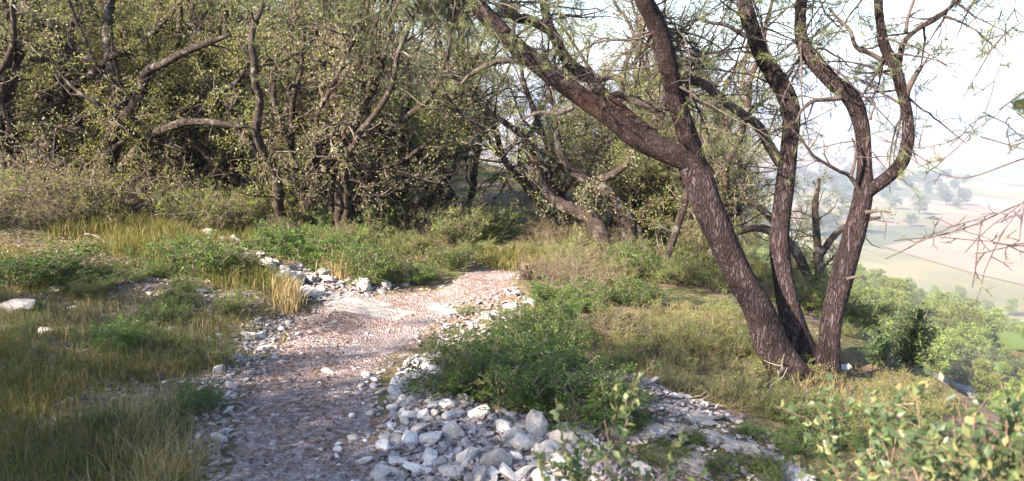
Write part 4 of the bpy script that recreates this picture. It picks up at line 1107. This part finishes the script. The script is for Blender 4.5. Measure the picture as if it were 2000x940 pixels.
fallen(1680, 790, 1780, 830, .006, 'bleached twig in the shade right of the pine', 10, 5, lift=.06)

# ------------------------------------------------------------------ grass
def blades(acc, pos, h, w_, g, lean=.35, curve=.5):
    n = len(pos)
    th = g.uniform(0, 6.28, n); d = np.stack([np.cos(th), np.sin(th), np.zeros(n)], 1)
    th2 = g.uniform(0, 6.28, n); s = np.stack([np.cos(th2), np.sin(th2), np.zeros(n)], 1)
    H = h*g.uniform(.45, 1.25, n)[:, None]; ln = g.random((n, 1))*lean; W = w_*g.uniform(.7, 1.3, n)[:, None]
    up = np.array([0, 0, 1.0])
    a = pos; m = pos+up*H*.55+d*H*ln*.5; e = pos+up*H*(1-.25*ln*curve*2)+d*H*(ln+curve*ln)
    V = np.stack([a-s*W, a+s*W, m+s*W*.7, m-s*W*.7, e], 1).reshape(-1, 3)
    i = np.arange(n)[:, None]*5
    acc.add(V, i+np.array([[0, 1, 2, 3]])); acc.f.append(acc.f[-1][:, [3, 2]].copy() if False else (i+np.array([[3, 2, 4]]))+acc.n-len(V)); acc.m.append(np.zeros(n, np.int32))
def clumped(poly, n, g, cl=.05, per=9):
    c = scatter(poly, n//per+1, g)
    q = np.repeat(c, per, 0)+np.column_stack([g.normal(size=(len(c)*per, 2))*cl, np.zeros(len(c)*per)])
    dn = np.sin(q[:, 0]*2.3+1.7*np.sin(q[:, 1]*1.9))+np.sin(q[:, 1]*3.1+q[:, 0]*1.3+2)+.6*np.sin(q[:, 0]*7.3-q[:, 1]*5.1)
    q = q[dn+g.normal(size=len(q))*.7 > -.5]
    q[:, 2] = Z(q[:, 0], q[:, 1])-.005
    return q
GRASS = [(-200, 480), (0, 485), (150, 450), (330, 470), (480, 520), (575, 590), (500, 640), (440, 700), (400, 780), (380, 860), (340, 1000), (-200, 1000)]
g = np.random.default_rng(77)
a = Acc()
q = clumped(GRASS, 34000, g, .07, 16); blades(a, q, .085, .0020, g, .7)
q = clumped([(-200, 660), (120, 700), (330, 720), (400, 800), (360, 1000), (-200, 1000)], 12000, g, .06, 20); blades(a, q, .13, .0016, g, .7)
q = clumped([(100, 445), (330, 440), (560, 560), (575, 590), (400, 560), (100, 500)], 12000, g, .05, 10); blades(a, q, .16, .003, g, .4)
q = clumped([(1130, 640), (1330, 600), (1480, 630), (1800, 740), (1900, 800), (1700, 900), (1560, 850), (1400, 790), (1230, 735)], 8000, g, .05, 8); blades(a, q, .08, .0022, g, .8)
q = clumped([(880, 500), (1020, 490), (1080, 520), (1000, 530)], 2500, g, .05, 10); blades(a, q, .12, .004, g, .5)
q = clumped([(150, 440), (700, 470), (900, 500), (860, 520), (600, 500), (300, 460)], 7000, g, .06, 8); blades(a, q, .14, .003, g, .6)
tag(a.obj('grass', M['grass'], smooth=False), 'thin olive and straw grass covering the ground beside the path', 'grass', kind='stuff')
a = Acc()
q = clumped([(540, 590), (575, 560), (578, 605), (556, 620)], 500, g, .04, 25); blades(a, q, .19, .003, g, .5)
q = clumped([(230, 800), (330, 740), (430, 820), (370, 1000), (200, 1000)], 2000, g, .04, 22); blades(a, q, .17, .0015, g, .6)
q = clumped([(0, 560), (400, 560), (460, 640), (430, 760), (0, 760)], 1500, g, .04, 14); blades(a, q, .12, .002, g, .5)
q = clumped([(640, 510), (700, 520), (690, 545), (650, 545)], 700, g, .05, 20); blades(a, q, .2, .004, g, .5)
q = clumped([(1560, 770), (1640, 760), (1640, 790), (1570, 795)], 900, g, .04, 20); blades(a, q, .14, .0018, g, .6)
q = clumped([(1180, 680), (1450, 650), (1500, 800), (1250, 740)], 1200, g, .05, 12); blades(a, q, .14, .0022, g, .9)
tag(a.obj('dry_grass', M['straw'], smooth=False), 'dry straw-coloured grass tufts standing in the green grass', 'grass', kind='stuff')
# leaf litter
def litter():
    g = np.random.default_rng(78); a = Acc()
    for poly, n in [([(430, 1000), (440, 800), (500, 690), (600, 600), (700, 600), (640, 760), (720, 1000)], 1300), (PL+PR[::-1], 300), ([(0, 450), (900, 470), (900, 520), (0, 520)], 4000), ([(1100, 600), (1900, 700), (1700, 900), (1200, 760)], 4000), (HEAP, 500)]:
        q = scatter(poly, n, g); q[:, 2] += .012
        d = g.normal(size=(len(q), 3)); d[:, 2] *= .25
        leaves(a, q, d, .028, .012, g)
    m = leaf_mat('fallen_leaf', [(0, (.09, .055, .042)), (.5, (.16, .105, .082)), (1, (.27, .20, .16))], .15, (.2, .12, .06), .7, False)
    tag(a.obj('leaf_litter', m), 'brown fallen leaves strewn over path and slope', 'leaves', kind='stuff')
litter()

# ------------------------------------------------------------------ foreground shoots, out of focus
def near_shoot(pts, n_leaf, L, W, label, seed, r=.003, name='oak_shoot', group=None, subs=6, sl=.16):
    g = np.random.default_rng(seed); q = Plant(seed)
    root = thing(name, label, 'plant', pts[0], group)
    p, rd = smooth_path(pts, [r, r*.4], 24); tube(q.twig, p, rd, 6, cap=False)
    q.leafline(p, n_leaf, .004)
    for _ in range(subs):
        i = g.integers(4, 22); c = walk(p[i], unit(p[i+1]-p[i])+g.normal(size=3)*.6+np.array([0, 0, .2]), sl*g.uniform(.5, 1.2), .025, .18, (0, 0, .3), g)
        tube(q.twig, c, np.linspace(r*.5, .0009, len(c)), 5, cap=False); q.leafline(c, int(n_leaf*.6), .003)
    q.twig.obj('stem', M['shootwood'], root)
    q.foliage(L, W, .12).obj('leaves', M['nearleaf'], root)
k = 0
for (ub, vb, ut, vt, Y) in [(1700, 1150, 1620, 860, 1.75), (1760, 1150, 1760, 800, 1.6), (1850, 1150, 1790, 770, 1.5), (1900, 1150, 1860, 790, 1.45), (1960, 1150, 1960, 800, 1.35), (1600, 1150, 1560, 890, 1.8),
                            (2020, 1150, 2030, 840, 1.3), (1820, 1150, 1880, 830, 1.4), (1680, 1150, 1700, 830, 1.7), (1240, 1150, 1215, 860, 1.7), (1150, 1150, 1120, 900, 1.6), (1900, 1150, 1940, 870, 1.25), (1320, 1150, 1290, 900, 1.7), (1660, 1150, 1640, 800, 1.8), (1740, 1150, 1720, 780, 1.7), (1800, 1150, 1830, 840, 1.3), (1990, 1150, 1990, 770, 1.4), (1930, 1150, 1905, 820, 1.3), (1200, 1150, 1180, 820, 1.75), (1100, 1150, 1100, 860, 1.7), (1180, 1150, 1150, 870, 1.6)]:
    k += 1
    b = P(ub, vb, Y); t = P(ut, vt, Y+.1)
    gz = Zf(b.x, b.y)
    m = b.lerp(t, .5)+Vector((gt.uniform(-.03, .03), 0, 0))
    root_p = Vector((b.x+gt.uniform(-.1, .1), b.y+.05, gz-.01))
    near_shoot([root_p, root_p.lerp(b, .6)+Vector((0, .01, 0)), b, m, t], 34, .026, .016, 'slim out-of-focus leafy shoot rising close in front of the camera', 500+k, group='blurred shoots close to the camera', subs=9, sl=.2)

# pine boughs reaching in from the right: the pine itself stands outside the picture
def right_pine():
    px_, py_ = 4.3, 3.6; pz = Zf(px_, py_)
    root = thing('pine_tree', 'pine outside the right edge whose thin boughs and needle tufts hang into view', 'tree', (px_, py_, pz))
    q = Plant(88); g = q.g; tips = []
    tr, trr = smooth_path([(px_, py_, pz-.1), (px_+.1, py_, pz+1.5), (px_-.05, py_+.1, pz+3), (px_+.1, py_, pz+5)], [.13, .11, .08, .04], 120); tube(q.wood, tr, trr, 24, bark=.045, seed=9)
    def bough(i, pxs, ya, yb, dens=10, leaf=.8, per=.26, r0=.0042):
        e0 = pp(pxs, ya, yb); t0_ = Vector(tr[i]); pts = [t0_, t0_.lerp(e0[0], .25), t0_.lerp(e0[0], .5), t0_.lerp(e0[0], .75)]+e0; c, cr = smooth_path(pts, [r0, r0*.7, .003], 60); tube(q.twig, c, cr, 6, cap=False)
        L = np.linalg.norm(np.diff(c, axis=0), axis=1).sum()
        for t in g.uniform(.45, 1, int(L*dens*.3)):
            j = min(int(t*59), 58); T = unit(c[j+1]-c[j])
            pine_spray(q, c[j], T*.6+g.normal(size=3)*.55, per*g.uniform(.6, 1.6), g, -.25, r0=.0014, dens=9, leaf=leaf, tips=tips, sub=.10)
    bough(85, [(2080, 60), (2010, 40), (1950, 80), (1905, 150)], 3.2, 3.2, leaf=.8, dens=13)
    bough(75, [(2080, 120), (2000, 180), (1950, 215)], 3.1, 3.2, leaf=.8, dens=13)
    bough(95, [(2080, -60), (2000, -40), (1930, 10), (1890, 50)], 3.2, 3.3, leaf=.7)
    bough(60, [(2060, 300), (2000, 310), (1900, 345), (1850, 345)], 2.9, 3.1, leaf=.10, per=.3, r0=.0045)
    bough(50, [(2060, 380), (1990, 400), (1900, 440), (1835, 460)], 2.9, 3.1, leaf=.06, per=.3, r0=.004)
    bough(45, [(2060, 470), (2000, 480), (1940, 475)], 2.9, 3.1, leaf=.12, per=.3, r0=.004)
    for _ in range(40):
        i = int(g.uniform(60, 119)); pine_spray(q, tr[i], (abs(g.normal())+.2, g.normal(), g.normal()*.4+.2), g.uniform(.6, 1.3), g, -.1, leaf=.8, tips=tips)
    q.wood.obj('trunk', M['pinebark'], root)
    a = q.twig; needles(a, np.array([t[0] for t in tips]), np.array([t[1] for t in tips]), g, per=16, L=.045, W=.0018, spread=.7, mi=1)
    a.obj('crown', [M['twig'], M['pine']], root)
right_pine()
# a close twig with a few blurred leaves at the right edge
pA = P(2120, 640, .95)
near_shoot([Vector((1.1, 1.0, Zf(1.1, 1.0))), P(2600, 900, .98), P(2350, 700, .96), pA, P(2050, 690, .95), P(1975, 690, .95)], 9, .04, .024, 'blurred reddish leaves poking in low at the right edge', 601, name='leafy_twig', subs=0, sl=.07)
near_shoot([Vector((1.1, 1.0, Zf(1.1, 1.0))), P(2650, 700, .99), P(2380, 350, .97), P(2150, 240, .95), P(2050, 230, .95), P(1985, 205, .95)], 9, .04, .024, 'blurred dark leaves at the right edge near the needle tufts', 602, name='leafy_twig', subs=0, sl=.07)

# ------------------------------------------------------------------ slope pines and the valley
def blob_tree(name, seed, h, rad, nclump, per, leaf, mat, trunkmat='twig', conic=0.0):
    g = np.random.default_rng(seed); root = thing(name, 'x', 'tree')
    a = Acc(); tube(a, [(0, 0, -.5), (.1*g.normal(), .1*g.normal(), h*.5), (0, 0, h*.9)], [h*.022, h*.015, h*.006], 6)
    lf = Acc(); pos = []; dr = []
    for _ in range(nclump):
        t = g.uniform(.22, 1); rr_ = rad*(math.sin(math.pi*min(1, (1.02-t)*.9+.12))**.6 if not conic else (1.05-t)*conic+.08)
        th = g.uniform(0, 6.28); r = rr_*math.sqrt(g.random()); c = np.array([math.cos(th)*r, math.sin(th)*r, h*t])
        s = rad*g.uniform(.14, .3); n = per
        d = unit(g.normal(size=(n, 3)))*g.random((n, 1))**.4*s*np.array([1, 1, .6]); pos.append(c+d); dr.append(d+np.array([0, 0, .3*s]))
        if g.random() < .5: tube(a, [(0, 0, h*t*.75), tuple(c)], [h*.006, h*.002], 4, cap=False)
    leaves(lf, np.concatenate(pos), np.concatenate(dr), leaf, leaf*.4, g)
    a.obj('trunk', M[trunkmat], root); lf.obj('crown', M[mat], root)
    return root
sp_ = [blob_tree('pine_tree', 700+i, 5.5, 2.0, 95, 60, .22, 'slope') for i in range(3)]+[blob_tree('pine_tree', 705, 5.0, 2.1, 70, 50, .22, 'farwood')]
su = [False]*4
gv = random.Random(9); pts = []
def okp(x, y, m): return all((x-a_)**2+(y-b_)**2 > m*m for a_, b_ in pts)
n = 0
while len(pts) < 296 and n < 60000:
    n += 1
    y = 16+gv.random()**.75*290; u = gv.uniform(1000, 2080); x = (u-1000)/FPX*y
    if x < 5.5+ (y-16)*.05: continue
    gx, gy_ = x, y
    uu, vv, _ = proj(np.array([x, y, Zf(x, y)]))
    if inpoly(uu, vv, [(1720, 430), (2400, 380), (2400, 600), (2050, 572), (1900, 538), (1780, 503), (1720, 480)]): continue
    if vv < 440: continue
    m = 1.8+y*.023
    if okp(x, y, m): pts.append((x, y))
for i, (x, y) in enumerate(pts):
    d = math.hypot(x, y)
    s = (.42+gv.random()*.22)*(1+min(1.0, max(0, y-25)/70)*.95)
    plant_copy(sp_, su, gv.choice([0, 1, 2, 0, 1, 2, 3]), x, y, gv.uniform(0, 6.28), s, 'light green pine on the steep slope between the hill rim and the valley', 'pines on the slope below the path')
# valley trees
ft = [blob_tree('tree', 720, 9, 4.0, 60, 50, .6, 'farwood'), blob_tree('tree', 721, 8, 4.4, 60, 50, .6, 'farwood')]; fu = [False]*2
cyp = [blob_tree('cypress_tree', 725, 14, 1.6, 50, 40, .5, 'farwood', conic=.9)]; cu = [False]
def valley_patch(poly, n, ps, us, label, group, s0=.8, s1=1.3, mind=6, seed=1):
    q = scatter(poly, n, np.random.default_rng(seed), mind)
    for i, p in enumerate(q): plant_copy(ps, us, i+gv.randrange(2), p[0], p[1], gv.uniform(0, 6.28), gv.uniform(s0, s1), label, group)
valley_patch([(1560, 330), (1900, 350), (1880, 440), (1740, 460), (1500, 470), (1300, 440), (1300, 360)], 150, ft, fu, 'dark tree of the grove beside the pale field in the valley', 'grove beside the pale field', seed=2, mind=8, s0=.9, s1=1.7)
valley_patch([(1200, 285), (1760, 290), (1780, 330), (1200, 340)], 100, ft, fu, 'hazy tree on the plain beyond the grove', 'hazy trees on the plain', seed=3, mind=16)
for (ua, ub, v, n_) in [(1560, 1700, 274, 16), (1795, 1950, 276, 22), (1790, 1860, 292, 7), (1300, 1520, 268, 12), (1400, 2000, 240, 22)]:
    for i in range(n_):
        p = G(ua+(ub-ua)*(i+gv.random()*.7)/n_, v+gv.uniform(-2, 2))
        sc = gv.uniform(.7, 1.25)*min(2.2, p.y/1000+.2)
        if gv.random() < .72: plant_copy(cyp, cu, 0, p.x, p.y, gv.uniform(0, 6), sc, 'blue hazy cypress in a windbreak row far on the plain', 'cypress windbreaks on the plain')
        else: plant_copy(ft, fu, i, p.x, p.y, gv.uniform(0, 6), sc, 'round hazy tree in a far windbreak row', 'round trees of the far windbreaks')
# fields
def field(name, poly, col, lift=.4):
    a = Acc(); c = [G(*p) for p in poly]; P2 = np.array([[q.x, q.y] for q in c]); cen = P2.mean(0); rings = 14; m = 10
    B = np.concatenate([P2[i]+(P2[(i+1) % len(P2)]-P2[i])*np.linspace(0, 1, m, endpoint=False)[:, None] for i in range(len(P2))])
    f = np.linspace(0, 1, rings)[:, None, None]; V = cen+(B[None]-cen)*f
    V = np.concatenate([V, (Z(V[..., 0], V[..., 1])+lift)[..., None]], -1); k = len(B)
    i = np.arange(rings-1)[:, None]*k; j = np.arange(k)[None]; j2 = (j+1) % k
    a.add(V.reshape(-1, 3), np.stack([i+j, i+k+j, i+k+j2, i+j2], -1).reshape(-1, 4))
    tag(a.obj(name, plain_mat(name+'_soil', col, .12, .03, .95)), kind='structure')
field('bare_field', [(1725, 482), (1800, 468), (1900, 452), (2000, 430), (2080, 400), (2300, 420), (2300, 600), (2050, 570), (1900, 535), (1780, 500)], (.235, .165, .11))
field('pink_field', [(1500, 345), (1700, 335), (1700, 310), (1500, 312)], (.28, .18, .14))
field('ploughed_field', [(1790, 318), (2200, 316), (2200, 300), (1790, 297)], (.28, .17, .14))
field('green_field', [(1790, 340), (2200, 345), (2200, 322), (1790, 322)], (.13, .15, .07))
# houses on the plain
def house(u, v, wid, dep, h, rz, label):
    p = G(u, v); root = thing('farmhouse', label, 'house', p); c, s = math.cos(rz), math.sin(rz)
    T = lambda x, y, z: (p.x+x*c-y*s, p.y+x*s+y*c, p.z+z)
    a = Acc(); a.add([T(x, y, z) for z in (-1, h) for (x, y) in ((-wid, -dep), (wid, -dep), (wid, dep), (-wid, dep))]+[T(-wid, 0, h*1.35), T(wid, 0, h*1.35)],
                     [[0, 1, 5, 4], [1, 2, 6, 5], [2, 3, 7, 6], [3, 0, 4, 7]]); a.add([T(-wid, -dep, h), T(-wid, dep, h), T(-wid, 0, h*1.35), T(wid, -dep, h), T(wid, dep, h), T(wid, 0, h*1.35)], [[0, 2, 1], [3, 4, 5]])
    a.obj('wall', plain_mat('house_plaster', (.62, .55, .46), .06), root, smooth=False)
    b = Acc(); e = .4
    b.add([T(-wid-e, -dep-e, h-.2), T(wid+e, -dep-e, h-.2), T(wid+e, 0, h*1.38), T(-wid-e, 0, h*1.38), T(wid+e, dep+e, h-.2), T(-wid-e, dep+e, h-.2)], [[0, 1, 2, 3], [3, 2, 4, 5]])
    b.obj('roof', plain_mat('roof_tile', (.36, .17, .11), .15), root, smooth=False)
    n = max(2, int(wid/1.6))
    for i in range(n):
        x = -wid+2*wid*(i+.5)/n; w2 = Acc(); w2.add([T(x-.5, -dep-.03, 1.2), T(x+.5, -dep-.03, 1.2), T(x+.5, -dep-.03, 2.6), T(x-.5, -dep-.03, 2.6)], [[0, 1, 2, 3]]); w2.obj('window', plain_mat('window_dark', (.05, .05, .06), .1), root, smooth=False)
house(1845, 283, 9, 5, 5, .2, 'long pale farmhouse with tiled roof beside the cypress rows')
house(1885, 280, 6, 4, 4.5, -.3, 'small outbuilding right of the long farmhouse')
house(1640, 282, 7, 5, 5, .5, 'pale house glimpsed between the pine stems')
house(1745, 300, 5, 4, 4, .1, 'tiny pale hut in front of the hazy plain')

# ------------------------------------------------------------------ haze
def haze():
    a = Acc(); s = 9900; z0, z1 = FLOOR-12, 95
    V = [(x, y, z) for z in (z0, z1) for (x, y) in ((-s, -s), (s, -s), (s, s), (-s, s))]
    a.add(V, [[3, 2, 1, 0], [4, 5, 6, 7], [0, 1, 5, 4], [1, 2, 6, 5], [2, 3, 7, 6], [3, 0, 4, 7]])
    m = bpy.data.materials.new('haze_air'); m.use_nodes = True; t = m.node_tree; t.nodes.clear()
    out = t.nodes.new('ShaderNodeOutputMaterial'); v = t.nodes.new('ShaderNodeVolumePrincipled')
    v.inputs['Color'].default_value = (.66, .76, 1, 1); v.inputs['Density'].default_value = HAZE; v.inputs['Anisotropy'].default_value = .1
    t.links.new(v.outputs[0], out.inputs['Volume'])
    tag(a.obj('haze', m, smooth=False), kind='stuff')
HAZE = .0005
haze()
